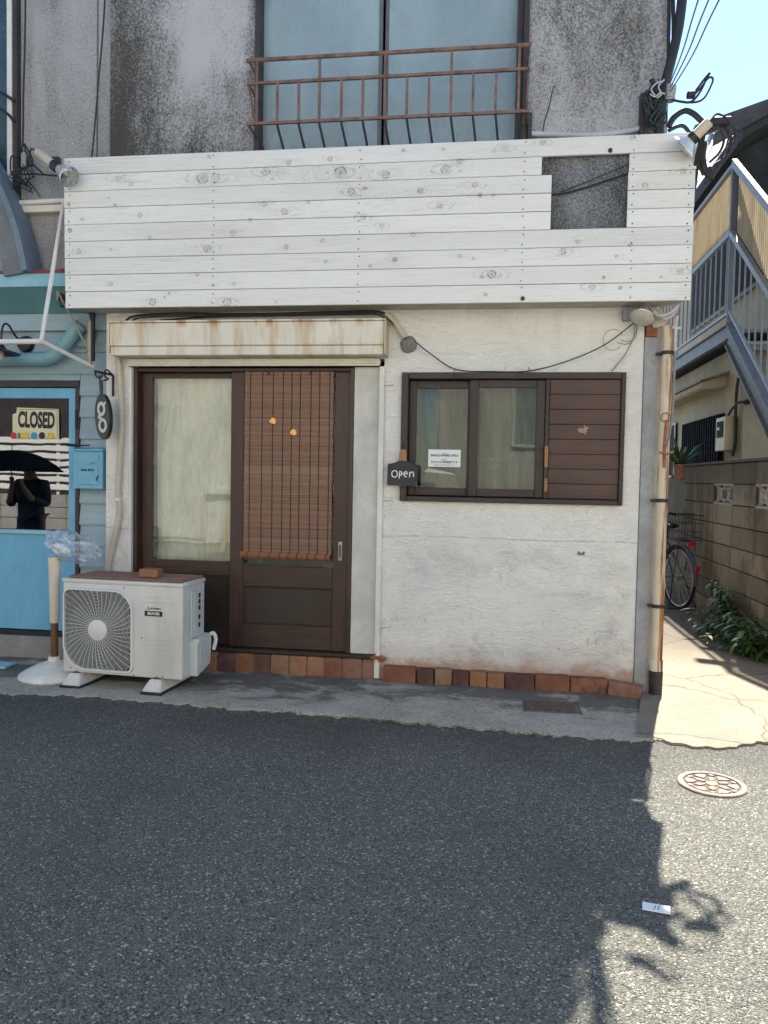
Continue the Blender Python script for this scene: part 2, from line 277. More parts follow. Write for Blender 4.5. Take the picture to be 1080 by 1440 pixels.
M = dict(
    stucco=m_stucco(), mortar=m_greywall('weathered_mortar', (.47, .475, .485), (.065, .064, .058), -.04),
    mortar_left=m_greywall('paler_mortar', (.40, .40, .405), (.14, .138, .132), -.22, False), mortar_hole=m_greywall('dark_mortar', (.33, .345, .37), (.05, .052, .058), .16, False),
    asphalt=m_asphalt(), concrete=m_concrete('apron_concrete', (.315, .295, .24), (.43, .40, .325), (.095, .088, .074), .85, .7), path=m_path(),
    plinth=m_concrete('plinth_concrete', (.33, .32, .30), (.27, .26, .245), (.18, .17, .16), .4, .2),
    planks=m_planks(), soffit=mat('painted_soffit', (.46, .42, .35), .7, .2, 5, dirt=(.25, .2, .14)),
    darkwood=wood('dark_stained_wood', (.020, .0095, .007), (.072, .031, .019), 'z', .45, (.135, .08, .055)),
    darkwood_x=wood('dark_stained_rail', (.020, .010, .007), (.066, .031, .02), 'x', .45, (.10, .065, .045)),
    panelwood=wood('dark_panel_wood', (.022, .014, .010), (.040, .024, .016), 'z', .4, (.09, .06, .045)),
    winwood=wood('window_brown', (.022, .014, .012), (.046, .030, .024), 'x', .5, (.085, .06, .05)),
    shutwood=wood('shutter_boards', (.055, .029, .022), (.118, .062, .046), 'x', .55, (.15, .09, .07)),
    rawwood=wood('bare_wood', (.28, .13, .06), (.42, .2, .09), 'z', .6),
    whitepaint=mat('white_door_paint', (.70, .69, .64), .6, .12, 4, .12, 80, dirt=(.36, .34, .30), dirt_amt=.35),
    sidepanel=mat('worn_side_panel', (.56, .55, .50), .7, .14, 3, .2, 60, dirt=(.30, .29, .27), dirt_amt=.6),
    boxcream=m_stain_box(), creampaint=mat('cream_paint', (.70, .66, .56), .5, .10, 6, .05, dirt=(.45, .36, .24), dirt_amt=.3),
    glass=m_glass('clear_glass', extra=.008, k=.75), winglass=m_glass('window_glass', (.85, .88, .85), extra=.0, dirt=.015, k=.6), bulbglass=m_glass('bulb_glass', (.85, .9, .9), .05, .15, .3), glassdark=m_glass('shop_glass', (.45, .48, .50), extra=.10, dirt=.0),
    frost=mat('frosted_pane', (.28, .37, .40), .28, .18, 1.6, .12, 160, .002, dirt=(.20, .27, .29), dirt_amt=.5, st=(1, 1, .5), spec=.6),
    curtain=m_translucent('white_curtain', (.86, .81, .69), .15, crease=.3), greycurtain=m_translucent('grey_curtain', (.27, .27, .225), .2, crease=.3),
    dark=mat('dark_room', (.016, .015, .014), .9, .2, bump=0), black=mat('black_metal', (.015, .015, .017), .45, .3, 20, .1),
    cable=mat('black_cable', (.018, .018, .02), .55, .3, 9, .05), greycable=mat('grey_cable', (.22, .22, .22), .6, .2, 9, .05), whitecable=mat('white_cable', (.5, .5, .52), .55, .15, 9, .05),
    rustrail=mat('rusty_iron', (.19, .115, .095), .75, .4, 14, .3, 90, .002, dirt=(.25, .15, .11), dirt_amt=.7), blackrail=mat('black_iron', (.02, .02, .022), .6, .3, 20, .2),
    upframe=mat('dark_brown_frame', (.04, .03, .03), .5, .3, 6),
    galv=mat('grey_galvanised', (.27, .285, .30), .5, .16, 7, .1, 40, metal=.2, dirt=(.17, .17, .17), dirt_amt=.5),
    pipe=m_rust_pipe(), rust=mat('flaking_rust', (.30, .12, .05), .85, .4, 25, .4, 70), pipeblack=mat('tarred_pipe', (.03, .026, .022), .6, .3, 20),
    ac=mat('ac_white_enamel', (.60, .60, .565), .38, .05, 3, .03, 200, dirt=(.42, .40, .34), dirt_amt=.45, st=(1, 1, .45)), acgrille=mat('ac_grille', (.66, .66, .63), .4, .05, 3, 0), acdark=mat('ac_inside', (.03, .03, .03), .6, .3, 10),
    acgreen=mat('ac_side_plate', (.50, .54, .50), .4, .06, 4, .03), foot=mat('plastic_foot', (.62, .60, .53), .6, .12, 12, .1, dirt=(.36, .33, .27), dirt_amt=.5), rubber=mat('black_rubber', (.02, .02, .02), .8, .3, 20),
    bamboo=m_bamboo('brown_bamboo', ((.17, .088, .054), (.31, .175, .11), (.10, .05, .03)), (1.5, 1, 30)), cord=mat('dark_cord', (.05, .02, .014), .8, .2, 30),
    roll=m_bamboo('bamboo_roll', ((.26, .10, .045), (.36, .15, .07), (.16, .06, .03)), (1.5, 1, 30)),
    matwood=m_bamboo('weathered_slats', ((.20, .10, .065), (.30, .165, .11), (.11, .06, .042)), (2, 30, 30)),
    paper=mat('white_paper', (.78, .82, .80), .7, .03, 6, .03), ink=mat('ink', (.02, .02, .025), .7, 0, bump=0), whiteink=mat('chalk', (.78, .78, .74), .8, .1, bump=0),
    cream=mat('cream_sign', (.66, .60, .40), .5, .08, 10, .03, dirt=(.5, .42, .25), dirt_amt=.3), chalkboard=mat('chalkboard', (.022, .026, .03), .6, .25, 9, .08), signblack=mat('sign_black', (.016, .016, .017), .4, .2, 9, .05),
    bluedoor=mat('sky_blue_paint', (.155, .42, .60), .5, .09, 5, .12, 40, .003, dirt=(.10, .31, .46), dirt_amt=.7, st=(1.5, 1.5, .35)), bluetrim=mat('pale_blue_trim', (.25, .50, .60), .5, .1, 6, .05),
    siding=mat('grey_blue_siding', (.29, .39, .435), .6, .10, 4, .12, 60, .003, dirt=(.21, .29, .33), dirt_amt=.5, st=(.5, 1, 3)), teal=mat('teal_board', (.105, .235, .27), .6, .12, 4, .05), tealpipe=mat('teal_duct', (.20, .37, .405), .42, .08, 8, .03), redtrim=mat('red_flashing', (.26, .03, .045), .5, .2, 8),
    mailblue=mat('mailbox_blue', (.15, .40, .55), .42, .1, 9, .05, dirt=(.11, .3, .4), dirt_amt=.4),
    archgrey=mat('grey_awning_cloth', (.17, .19, .205), .75, .15, 5, .1, dirt=(.10, .11, .125), dirt_amt=.6), archedge=mat('grey_blue_piping', (.15, .20, .25), .7, .15, 7),
    whitepole=mat('white_tube', (.74, .73, .69), .4, .08, 8, .03, dirt=(.40, .24, .12), dirt_amt=.25), brassy=mat('tan_bracket', (.38, .33, .25), .5, .2, 10, metal=.4),
    lampcream=mat('lamp_cream', (.60, .52, .37), .5, .12, 14, .05, dirt=(.35, .28, .19), dirt_amt=.4), lampglass=mat('lamp_glass', (.50, .58, .58), .12, .15, 20, .2, 60, spec=.8), chrome=mat('dull_chrome', (.62, .63, .64), .25, .1, 8, .05, metal=.9), silver=mat('silver_reflector', (.66, .66, .62), .3, .08, 8, .02, metal=.5),
    putty=mat('grey_putty', (.22, .21, .19), .9, .3, 30, .8, 40, .02), conduit=mat('beige_hose', (.52, .46, .36), .6, .1, 6, .1, dirt=(.35, .3, .22), dirt_amt=.4),
    standwhite=mat('white_cast_base', (.68, .67, .60), .55, .1, 8, .1, dirt=(.4, .38, .33), dirt_amt=.4), standcream=mat('cream_sleeve', (.64, .58, .46), .5, .08, 6), standbrown=mat('brown_tube', (.13, .06, .025), .5, .3, 8),
    bag=m_plastic_bag(), bluetile=mat('pale_blue_tile', (.26, .50, .58), .5, .2, 14), iron=mat('rusted_cast_iron', (.13, .085, .07), .75, .3, 18, .3, dirt=(.08, .06, .05)), ironpink=mat('worn_cast_iron', (.15, .112, .098), .6, .2, 22, .3, dirt=(.30, .2, .13), dirt_amt=.6),
    manhole_dark=mat('cast_recess', (.085, .06, .048), .8, .3, 20, .3), yellow=mat('yellow_paint', (.62, .45, .12), .6, .15, 14), browntile=mat('brown_tile', (.13, .085, .075), .7, .2, 14),
    br_red=m_brick('brick_red', (.24, .085, .045), (.30, .125, .065)), br_dark=m_brick('brick_dark', (.105, .045, .035), (.16, .065, .045)), br_org=m_brick('brick_orange', (.34, .15, .07), (.42, .20, .10)), br_mot=m_brick('brick_mottled', (.36, .15, .08), (.13, .055, .04)), br_pink=m_brick('brick_pink', (.37, .19, .12), (.28, .13, .08)), br_tan=m_brick('brick_tan', (.36, .22, .12), (.30, .15, .08)),
    blocks=m_blocks(), blockgap=mat('block_mortar', (.065, .055, .045), .9, .3, 30), openwork=mat('openwork_block', (.34, .32, .27), .9, .18, 20, .3),
    house=mat('tan_render', (.38, .33, .235), .85, .12, 2.2, .2, 50, dirt=(.28, .235, .165), dirt_amt=.6, st=(1, 1, .5)), steel=mat('grey_blue_steel', (.12, .13, .14), .55, .12, 8, .05, dirt=(.09, .075, .06), dirt_amt=.4), rail=mat('pale_steel', (.22, .225, .23), .45, .1, 8, metal=.1),
    corrug=m_translucent('tan_corrugated_sheet', (.46, .375, .25), .5), eave=mat('grey_eave', (.20, .175, .14), .8, .2, 6), grillebars=mat('dark_grille', (.010, .012, .016), .85, .2, 6, spec=.1), tilelit=mat('pale_roof_sheet', (.55, .44, .40), .8, .2, 7, .2), roofdark=mat('dark_roof', (.07, .068, .065), .8, .3, 6), soffitdark=mat('dark_roof_underside', (.035, .042, .045), .9, .3, 5),
    meter=mat('tan_meter_case', (.50, .42, .25), .5, .1, 8), terracotta=mat('terracotta', (.32, .14, .08), .8, .15, 12), leaf=m_leaf('strap_leaf', (.035, .085, .03), (.09, .16, .06)), bushleaf=m_leaf('bush_leaf', (.03, .075, .025), (.10, .19, .04)), moss=m_leaf('moss_green', (.05, .075, .02), (.10, .12, .04)), stem=mat('stem_brown', (.08, .06, .03), .8),
    bikeblack=mat('bicycle_black', (.012, .012, .013), .35, .2, 10, 0), tyre=mat('tyre_rubber', (.014, .014, .014), .8, .2, 30), rim=mat('alloy', (.55, .56, .57), .3, .05, 10, 0, metal=.9), redlens=mat('red_lens', (.65, .012, .03), .25, .1, 20, 0), mudgrey=mat('grey_mudguard', (.16, .18, .2), .4, .1, 10, 0, metal=.4),
    skin=mat('skin', (.45, .27, .19), .55, .08, 10, .05), navy=mat('navy_cloth', (.04, .05, .085), .85, .2, 12, .2), hair=mat('dark_hair', (.012, .01, .01), .5, .2, 40, .3), umb=m_translucent('black_umbrella', (.025, .03, .035), .1),
    opp=m_siding(), fencewhite=mat('white_fence', (.74, .73, .69), .5, .06, 5, 0), bulb=m_emit('amber_bulb', (.62, .30, .09), .14),
    blue_s=mat('blue_dot', (.03, .25, .55), .5, 0, bump=0), red_s=mat('red_dot', (.5, .02, .03), .5, 0, bump=0), green_s=mat('green_dot', (.04, .2, .06), .5, 0, bump=0), yel_s=mat('yellow_dot', (.65, .48, .04), .5, 0, bump=0),
)

# ------------------------------------------------------------------ mesh builder
def catmull(pts, k=8):
    P = [Vector(p) for p in pts]
    if len(P) < 3: return P
    P = [2 * P[0] - P[1]] + P + [2 * P[-1] - P[-2]]; out = []
    for i in range(1, len(P) - 2):
        a, b, c, d = P[i - 1:i + 3]
        for j in range(k):
            t = j / k
            out.append(.5 * ((2 * b) + (c - a) * t + (2 * a - 5 * b + 4 * c - d) * t * t + (3 * b - a - 3 * c + d) * t ** 3))
    return out + [P[-2]]
class MB:
    def __init__(s): s.v = []; s.f = []; s.tone = {}
    def add(s, vs, fs, tone=None):
        o = len(s.v); s.v += [tuple(v) for v in vs]; s.f += [tuple(i + o for i in f) for f in fs]
        if tone is not None:
            for i in range(o, len(s.v)): s.tone[i] = tone
        return s
    def bm(s, b, mtx=None, tone=None):
        if mtx is not None: bmesh.ops.transform(b, matrix=mtx, verts=b.verts)
        b.verts.index_update(); s.add([v.co[:] for v in b.verts], [[v.index for v in f.verts] for f in b.faces], tone); b.free(); return s
    def box(s, x0, x1, y0, y1, z0, z1, bev=0, mtx=None, tone=None, seg=1):
        b = bmesh.new(); bmesh.ops.create_cube(b, size=1)
        for v in b.verts: v.co = Vector((x0 + (v.co.x + .5) * (x1 - x0), y0 + (v.co.y + .5) * (y1 - y0), z0 + (v.co.z + .5) * (z1 - z0)))
        if bev: bmesh.ops.bevel(b, geom=list(b.edges), offset=bev, segments=seg, affect='EDGES', profile=.6)
        return s.bm(b, mtx, tone)
    def tube(s, pts, r, n=8, cap=True, tone=None, closed=False):
        P = [Vector(p) for p in pts]; m = len(P); rr = r if isinstance(r, (list, tuple)) else [r] * m
        vs = []; fs = []; prev = None
        for i, p in enumerate(P):
            if closed: d = P[(i + 1) % m] - P[i - 1]
            else: d = P[min(i + 1, m - 1)] - P[max(i - 1, 0)]
            d = d.normalized() if d.length > 1e-9 else Vector((0, 0, 1))
            if prev is None:
                a = Vector((0, 0, 1)) if abs(d.z) < .9 else Vector((1, 0, 0)); u = d.cross(a).normalized()
            else: u = (prev - d * prev.dot(d)); u = u.normalized() if u.length > 1e-6 else d.orthogonal().normalized()
            prev = u; w_ = d.cross(u)
            for k in range(n):
                a = 2 * math.pi * k / n; vs.append(p + (u * math.cos(a) + w_ * math.sin(a)) * rr[i])
        for i in range(m if closed else m - 1):
            for k in range(n):
                j = (i + 1) % m; fs.append((i * n + k, i * n + (k + 1) % n, j * n + (k + 1) % n, j * n + k))
        if cap and not closed: fs.append(tuple(range(n))[::-1]); fs.append(tuple((m - 1) * n + k for k in range(n)))
        return s.add(vs, fs, tone)
    def bar(s, a, b, w_, h, tone=None):          # rectangular bar from a to b
        a, b = Vector(a), Vector(b); d = b - a; L = d.length; q = d.to_track_quat('Y', 'Z').to_matrix().to_4x4()
        return s.box(-w_ / 2, w_ / 2, 0, L, -h / 2, h / 2, 0, Matrix.Translation(a) @ q, tone)
    def lathe(s, prof, origin=(0, 0, 0), axis=(0, 0, 1), n=24, tone=None):
        q = Vector(axis).normalized().to_track_quat('Z', 'Y').to_matrix(); o = Vector(origin); vs = []; fs = []
        for r_, h in prof:
            for k in range(n):
                a = 2 * math.pi * k / n; vs.append(o + q @ Vector((max(r_, 1e-5) * math.cos(a), max(r_, 1e-5) * math.sin(a), h)))
        for i in range(len(prof) - 1):
            for k in range(n): fs.append((i * n + k, i * n + (k + 1) % n, (i + 1) * n + (k + 1) % n, (i + 1) * n + k))
        return s.add(vs, fs, tone)
    def prism(s, poly, a, b, plane='xz', tone=None):    # polygon in a plane, pushed from a to b on the third axis
        def mk(p, t):
            if plane == 'xz': return (p[0], t, p[1])
            if plane == 'yz': return (t, p[0], p[1])
            return (p[0], p[1], t)
        n = len(poly); vs = [mk(p, a) for p in poly] + [mk(p, b) for p in poly]
        fs = [tuple(range(n)), tuple(range(n, 2 * n))[::-1]] + [(i, i + n, (i + 1) % n + n, (i + 1) % n) for i in range(n)]
        return s.add(vs, fs, tone)
    def wall(s, x0, x1, z0, z1, holes, y, depth):      # one front sheet with openings and their reveals
        xs = sorted({x0, x1, *[h[0] for h in holes], *[h[1] for h in holes]}); zs = sorted({z0, z1, *[h[2] for h in holes], *[h[3] for h in holes]})
        vs = [(x, y, z) for z in zs for x in xs]; nx = len(xs); fs = []
        for j in range(len(zs) - 1):
            for i in range(nx - 1):
                cx, cz = (xs[i] + xs[i + 1]) / 2, (zs[j] + zs[j + 1]) / 2
                if any(h[0] < cx < h[1] and h[2] < cz < h[3] for h in holes): continue
                a = j * nx + i; fs.append((a, a + 1, a + nx + 1, a + nx))
        s.add(vs, fs)
        for h in holes + [(x0, x1, z0, z1)]:
            a, b, c, d = h; q = [(a, c), (b, c), (b, d), (a, d)]
            vv = [(p[0], y, p[1]) for p in q] + [(p[0], y + depth, p[1]) for p in q]
            s.add(vv, [(i, (i + 1) % 4, (i + 1) % 4 + 4, i + 4) for i in range(4)])
        return s
    def build(s, name, m, parent=None, smooth=35, local=False):
        me = bpy.data.meshes.new(name); off = Vector((0, 0, 0))
        if parent is not None and not local: off = wloc(parent)
        vs = [(v[0] - off.x, v[1] - off.y, v[2] - off.z) for v in s.v]
        me.from_pydata(vs, [], s.f); me.update()
        b = bmesh.new(); b.from_mesh(me); bmesh.ops.recalc_face_normals(b, faces=b.faces); b.to_mesh(me); b.free()
        if s.tone:
            at = me.attributes.new('tone', 'FLOAT', 'POINT'); arr = np.zeros(len(vs), np.float32)
            for i, t in s.tone.items(): arr[i] = t
            at.data.foreach_set('value', arr)
        if smooth:
            me.polygons.foreach_set('use_smooth', [True] * len(me.polygons)); me.set_sharp_from_angle(angle=R(smooth))
        o = bpy.data.objects.new(name, me); col.objects.link(o); me.materials.append(M[m] if isinstance(m, str) else m)
        if parent is not None: o.parent = parent
        return o
def wloc(o):
    l = Vector(o.location); p = o.parent
    while p is not None: l += Vector(p.location); p = p.parent
    return l
def tag(o, label=None, cat=None, group=None, kind=None):
    if label: o['label'] = label
    if cat: o['category'] = cat
    if group: o['group'] = group
    if kind: o['kind'] = kind
    return o
def thing(name, label, cat, loc=(0, 0, 0), rz=0, group=None):
    o = bpy.data.objects.new(name, None); col.objects.link(o); o.location = loc; o.rotation_euler = (0, 0, rz); o.empty_display_size = .1
    return tag(o, label, cat, group)
def whole(name, mb, m, label, cat, group=None, loc=None, smooth=35):        # a thing that is one mesh, origin at loc
    if loc is None: 
        a = np.array(mb.v); loc = Vector((*((a.min(0) + a.max(0)) / 2)[:2], a[:, 2].min()))
    loc = Vector(loc); mb.v = [(v[0] - loc.x, v[1] - loc.y, v[2] - loc.z) for v in mb.v]
    o = mb.build(name, m, None, smooth); o.location = loc
    return tag(o, label, cat, group)
def rect(px0, py0, px1, py1, y):
    a, b = W(px0, py0, y), W(px1, py1, y); return a.x, b.x, b.z, a.z
def text_mb(body, size, place, ext=.001, bold=0.0, sx=1.0, align='CENTER'):
    cu = bpy.data.curves.new('lettering', 'FONT'); cu.body = body; cu.size = size; cu.extrude = ext; cu.offset = bold; cu.align_x = align; cu.align_y = 'CENTER'; cu.resolution_u = 4
    ob = bpy.data.objects.new('lettering', cu); col.objects.link(ob); dg = bpy.context.evaluated_depsgraph_get(); dg.update()
    me = ob.evaluated_get(dg).to_mesh(); mb = MB()
    if me is not None and len(me.vertices):
        mb.add([place @ Vector((v.co.x * sx, v.co.y, v.co.z)) for v in me.vertices], [tuple(p.vertices) for p in me.polygons])
        ob.evaluated_get(dg).to_mesh_clear()
    bpy.data.objects.remove(ob); bpy.data.curves.remove(cu); return mb
def facing(x, y, z, rz=0): return Matrix.Translation((x, y, z)) @ Matrix.Rotation(rz, 4, 'Z') @ Matrix.Rotation(R(90), 4, 'X')
def vnoise(x, z, seed, fx, fz):                                           # smooth value noise on arrays
    rs = np.random.RandomState(seed); g = rs.rand(64, 512); u = x * fx; v = z * fz
    iu = np.floor(u).astype(int); iv = np.floor(v).astype(int); a = u - iu; b = v - iv; a = a * a * (3 - 2 * a); b = b * b * (3 - 2 * b)
    q = lambda i, j: g[j % 64, i % 512]
    return (q(iu, iv) * (1 - a) + q(iu + 1, iv) * a) * (1 - b) + (q(iu, iv + 1) * (1 - a) + q(iu + 1, iv + 1) * a) * b

# ================================================================== SETTING
def struct(o): o['kind'] = 'structure'; return o
g = MB().add([(-300, -300, -.06), (300, -300, -.06), (300, 300, -.06), (-300, 300, -.06)], [(0, 1, 2, 3)]); struct(g.build('ground', 'asphalt'))
rd = MB()
xs = np.linspace(-30, 30, 121); ys = np.linspace(-6.6, .4, 29)
rd.add([(x, y, -.005 + .004 * math.sin(x * 1.7 + y) + .003 * math.sin(y * 2.3 - x)) for y in ys for x in xs], [(j * 121 + i, j * 121 + i + 1, (j + 1) * 121 + i + 1, (j + 1) * 121 + i) for j in range(28) for i in range(120)])
struct(rd.build('road', 'asphalt'))
# concrete apron along the shop, its ragged outer edge measured from the photograph
edge_px = [(-160, 962), (0, 976), (120, 980), (240, 990), (330, 997), (400, 1000), (440, 1005), (500, 1008), (560, 1014), (640, 1020), (700, 1026), (780, 1034), (860, 1040), (905, 1043), (930, 1041), (960, 1044), (990, 1050), (1020, 1055), (1045, 1056), (1065, 1050), (1100, 1046), (1160, 1044)]
edge = [G(*p) for p in edge_px]; edge = [(-9.0, -.8)] + [(e.x, e.y) for e in edge] + [(3.2, -.85)]
def edge_y(x):
    for (xa, ya), (xb, yb) in zip(edge, edge[1:]):
        if xa <= x <= xb: return ya + (yb - ya) * (x - xa) / (xb - xa)
    return -.85
def apron(name, m, x0, x1, yback, seed, zfun):
    mb = MB(); n = int((x1 - x0) / .018); rows = 26; vs = []; fs = []; rs = random.Random(seed); j1 = 0
    for i in range(n + 1):
        x = x0 + (x1 - x0) * i / n; j1 = .6 * j1 + rs.uniform(-.010, .010); ye = edge_y(x) + j1 + .012 * math.sin(x * 31) + .010 * math.sin(x * 77 + 1)
        sh_ = lambda y: (.21 * max(-1.2, min(0, y)) * math.exp(-max(0, x - x0) * 2.5) if name == 'alley_path' else 0); vs.append((x + sh_(ye), ye + .002, -.03))  # path's left edge slanted to follow the line between sun and building shadow
        for k in range(rows + 1):
            t = (k / rows) ** 1.6; y = ye + (yback - ye) * t
            vs.append((x + sh_(y), y, zfun(x, y, ye)))
    c = rows + 2
    for i in range(n):
        for k in range(c - 1): fs.append((i * c + k, (i + 1) * c + k, (i + 1) * c + k + 1, i * c + k + 1))
    mb.add(vs, fs); return struct(mb.build(name, m, smooth=60))
apron('pavement', 'concrete', -9, .99, .35, 3, lambda x, y, ye: .004 + .004 * math.sin(x * 9 + y * 7) * math.sin(y * 11) + min(.004, (y - ye) * .2))
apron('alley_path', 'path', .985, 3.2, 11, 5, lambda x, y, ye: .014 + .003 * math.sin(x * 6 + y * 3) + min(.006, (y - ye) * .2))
# moss tufts along the crack between road and pavement: nobody could count them
ms = MB()
for i in range(420):
    px = rnd.choice((rnd.uniform(392, 560), rnd.uniform(560, 900), rnd.gauss(560, 30)))
    x = G(px, 1010).x; y = edge_y(x) - .012 + rnd.gauss(0, .01); s_ = rnd.uniform(.004, .011); a = rnd.uniform(0, 6.28); h = rnd.uniform(.003, .014)
    ms.add([(x, y, -.008), (x + s_ * math.cos(a), y + s_ * math.sin(a), -.008 + h), (x + s_ * math.cos(a + 1), y + s_ * math.sin(a + 1), -.008 + h * .8)], [(0, 1, 2)], rnd.random())
tag(ms.build('moss', 'moss', smooth=0), 'sparse moss growing in the crack along the pavement edge', 'moss', kind='stuff')

# ================================================================== MAIN SHOP BUILDING
shop = thing('shop_building', 'old two storey shop with white stucco front and stained grey upper wall', 'building', (-.8, 0, 0))
wx0, wx1, wz0, wz1 = -.6, .805, 1.238, 2.066
dx0, dx1, dz0, dz1 = -2.55, -.742, .16, 2.17
MB().wall(-2.72, .93, -.05, 2.62, [(wx0, wx1, wz0, wz1), (dx0, dx1, -.02, dz1)], 0, .14).build('stucco_wall', 'stucco', shop, 0)
ux0, ux1 = -1.655, .157
MB().wall(-2.70, 1.03, 2.60, 7.2, [(ux0, ux1, 3.30, 5.3)], .004, .16).build('upper_wall', 'mortar', shop, 0)
sh = MB(); sh.box(-2.70, -2.6, .17, 6, -.05, 7.1); sh.box(.93, 1.028, .102, 6, 0, 7.19); sh.box(-2.6, .93, 5.9, 6, 0, 7.1); sh.box(-2.6, .93, .17, 5.9, 7.0, 7.1); sh.box(-2.6, .93, .17, 5.9, 2.75, 2.85)
sh.build('side_and_back_walls', 'mortar_left', shop, 0)
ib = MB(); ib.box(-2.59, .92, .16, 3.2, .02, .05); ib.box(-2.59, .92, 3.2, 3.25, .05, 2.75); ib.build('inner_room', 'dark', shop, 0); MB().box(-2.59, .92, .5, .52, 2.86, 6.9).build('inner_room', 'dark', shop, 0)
# corner post, a return added behind it to block sun, and the rusty cap
cp = MB(); cp.box(.96, 1.046, .03, .10, 0, 2.45); cp.box(.932, 1.018, -.012, .10, 0, 2.30, .003); cp.build('corner_post', 'galv', shop); MB().box(.938, 1.006, -.02, .06, 2.302, 2.40, .003).build('rusty_bracket', 'rust', shop)
# roller shutter box over the door
bx0, bx1, bz0, bz1 = -2.615, -.726, 2.174, 2.40
sb = MB(); sb.box(bx0, bx1, -.16, -.003, bz0 + .062, bz1 - .008, .006); sb.box(bx0 + .004, bx1 - .004, -.153, -.003, bz0, bz0 + .06, .004); sb.box(bx0 - .012, bx0 - .001, -.165, -.003, bz0 + .02, bz1, .003); sb.box(bx1 + .001, bx1 + .012, -.165, -.003, bz0 + .0, bz1, .003); sb.box(bx0 - .012, bx1 + .012, -.17, -.002, bz1 - .007, bz1 + .005, .002)
sb.build('shutter_box', 'boxcream', shop)
ht = MB(); ht.box(dx0 + .001, dx1 - .03, -.035, .06, 2.132, 2.168, .003); ht.box(dx0 + .001, dx1 - .03, -.045, -.02, 2.118, 2.13, .002); ht.box(-.80, -.765, -.05, -.0455, 2.128, 2.155); ht.build('shutter_guide', 'creampaint', shop)
jl = MB(); jl.box(-2.549, -2.527, -.012, .06, .05, 2.116, .002); jl.build('left_jamb', 'whitepaint', shop)
sp_ = MB(); sp_.box(-.945, -.775, .012, .06, .17, 2.116, .002); sp_.build('side_panel', 'sidepanel', shop, 30)
gp = MB(); gp.box(-.772, -.735, -.03, .04, .015, 2.115, .004); gp.build('shutter_rail', 'whitepaint', shop)
for z in (2.0, 1.23, .37): MB().tube([(-.734, -.012, z), (-.68, -.010, z)], .011, 8).build('rail_clip', 'whitepaint', shop)
sill = MB(); sill.box(dx0, -.775, -.01, .14, .142, .166, .003); sill.build('door_sill', 'panelwood', shop)
lt = MB(); lt.tube([(-.80, -.02, .155), (-.72, -.035, .16), (-.69, -.03, .15)], .012, 6); lt.tube([(-.775, -.045, .12), (-.765, -.05, .19)], .007, 6); lt.box(-.745, -.715, -.045, -.01, .13, .17, .004); lt.build('door_latch', 'rust', shop)
# brick step under the door
rows = [338, 397, 465, 535, 599, 668, 735, 802, 869, 944, 992]
step_x = [W(p / 2.7 + 160, 935, -.01).x for p in rows]; step_x = [step_x[0] - .07 - .135 * k for k in range(4, -1, -1)] + step_x
cols_b = ['br_red', 'br_org', 'br_tan', 'br_dark', 'br_red', 'br_org']
step_ = MB(); stp = step_.box(step_x[0], step_x[-1], -.012, .1, 0, .128).build('brick_step', 'plinth', shop)
for i, (a, b) in enumerate(zip(step_x, step_x[1:])):
    key = rnd.choice(['br_red', 'br_org', 'br_mot', 'br_dark', 'br_red', 'br_pink'])
    MB().box(a + .004, b - .004, -.028 + rnd.uniform(-.006, .006), -.013, .004, .137 + rnd.uniform(-.006, .004), .007, seg=2).box(a + .004, b - .004, -.0129, .1, .1285, .137, .004).build('brick', key, stp)
# sliding doors
def door(name, x0, x1, y, z0, z1, stile, top, midz, midh, panel_lo, bot, glass_part):
    fr = MB(); d = .034
    fr.box(x0, x0 + stile, y, y + d, z0, z1, .003); fr.box(x1 - stile * glass_part[1], x1, y, y + d, z0, z1, .003)
    xi0, xi1 = x0 + stile, x1 - stile * glass_part[1]
    o = fr.build(name, 'darkwood', shop)
    for nm_, za, zb in (('top_rail', z1 - top, z1 - .002), ('middle_rail', midz, midz + midh), ('bottom_rail', z0 + .002, z0 + bot)):
        MB().box(xi0 + .001, xi1 - .001, y + .003, y + d - .003, za, zb, .002).build(nm_, 'darkwood_x', o)
    MB().box(xi0 - .004, xi1 + .004, y + .016, y + .020, midz + midh - .006, z1 - top + .006).build('glass_pane', 'glass', o, 0)
    pm = MB(); pm.box(xi0 - .004, xi1 + .004, y + .014, y + .024, z0 + bot - .005, midz + .005); pm.box(xi0 + .0, xi1, y + .005, y + .016, midz - .012, midz - .001, .003); pm.box(xi0, xi1, y + .005, y + .016, z0 + bot + .001, z0 + bot + .012, .003); pm.box(xi0, xi0 + .011, y + .005, y + .016, z0 + bot + .013, midz - .013, .003); pm.box(xi1 - .011, xi1, y + .005, y + .016, z0 + bot + .013, midz - .013, .003)
    pm.build('lower_panel', 'panelwood', o); return o
df = MB(); df.box(-2.526, -2.50, .02, .138, .168, 2.114, .002); df.box(-.977, -.947, .015, .138, .168, 2.114, .002); df.box(-2.499, -.978, .03, .138, 2.09, 2.114, .002); df.build('door_frame', 'darkwood', shop)
DL = door('sliding_door', -2.498, -1.80, .095, .168, 2.088, .078, .035, .66, .10, 0, .10, (1, .35))
DR = door('sliding_door', -1.822, -.979, .05, .168, 2.088, .095, .03, .60, .145, 0, .165, (1, 1.12))
hp = MB(); hp.box(-1.047, -1.019, .043, .0495, .80, .93, .006, seg=2); hp.build('pull_handle', 'brassy', DR); MB().box(-1.041, -1.025, .0405, .0427, .82, .91, .001).build('handle_recess', 'iron', DR)
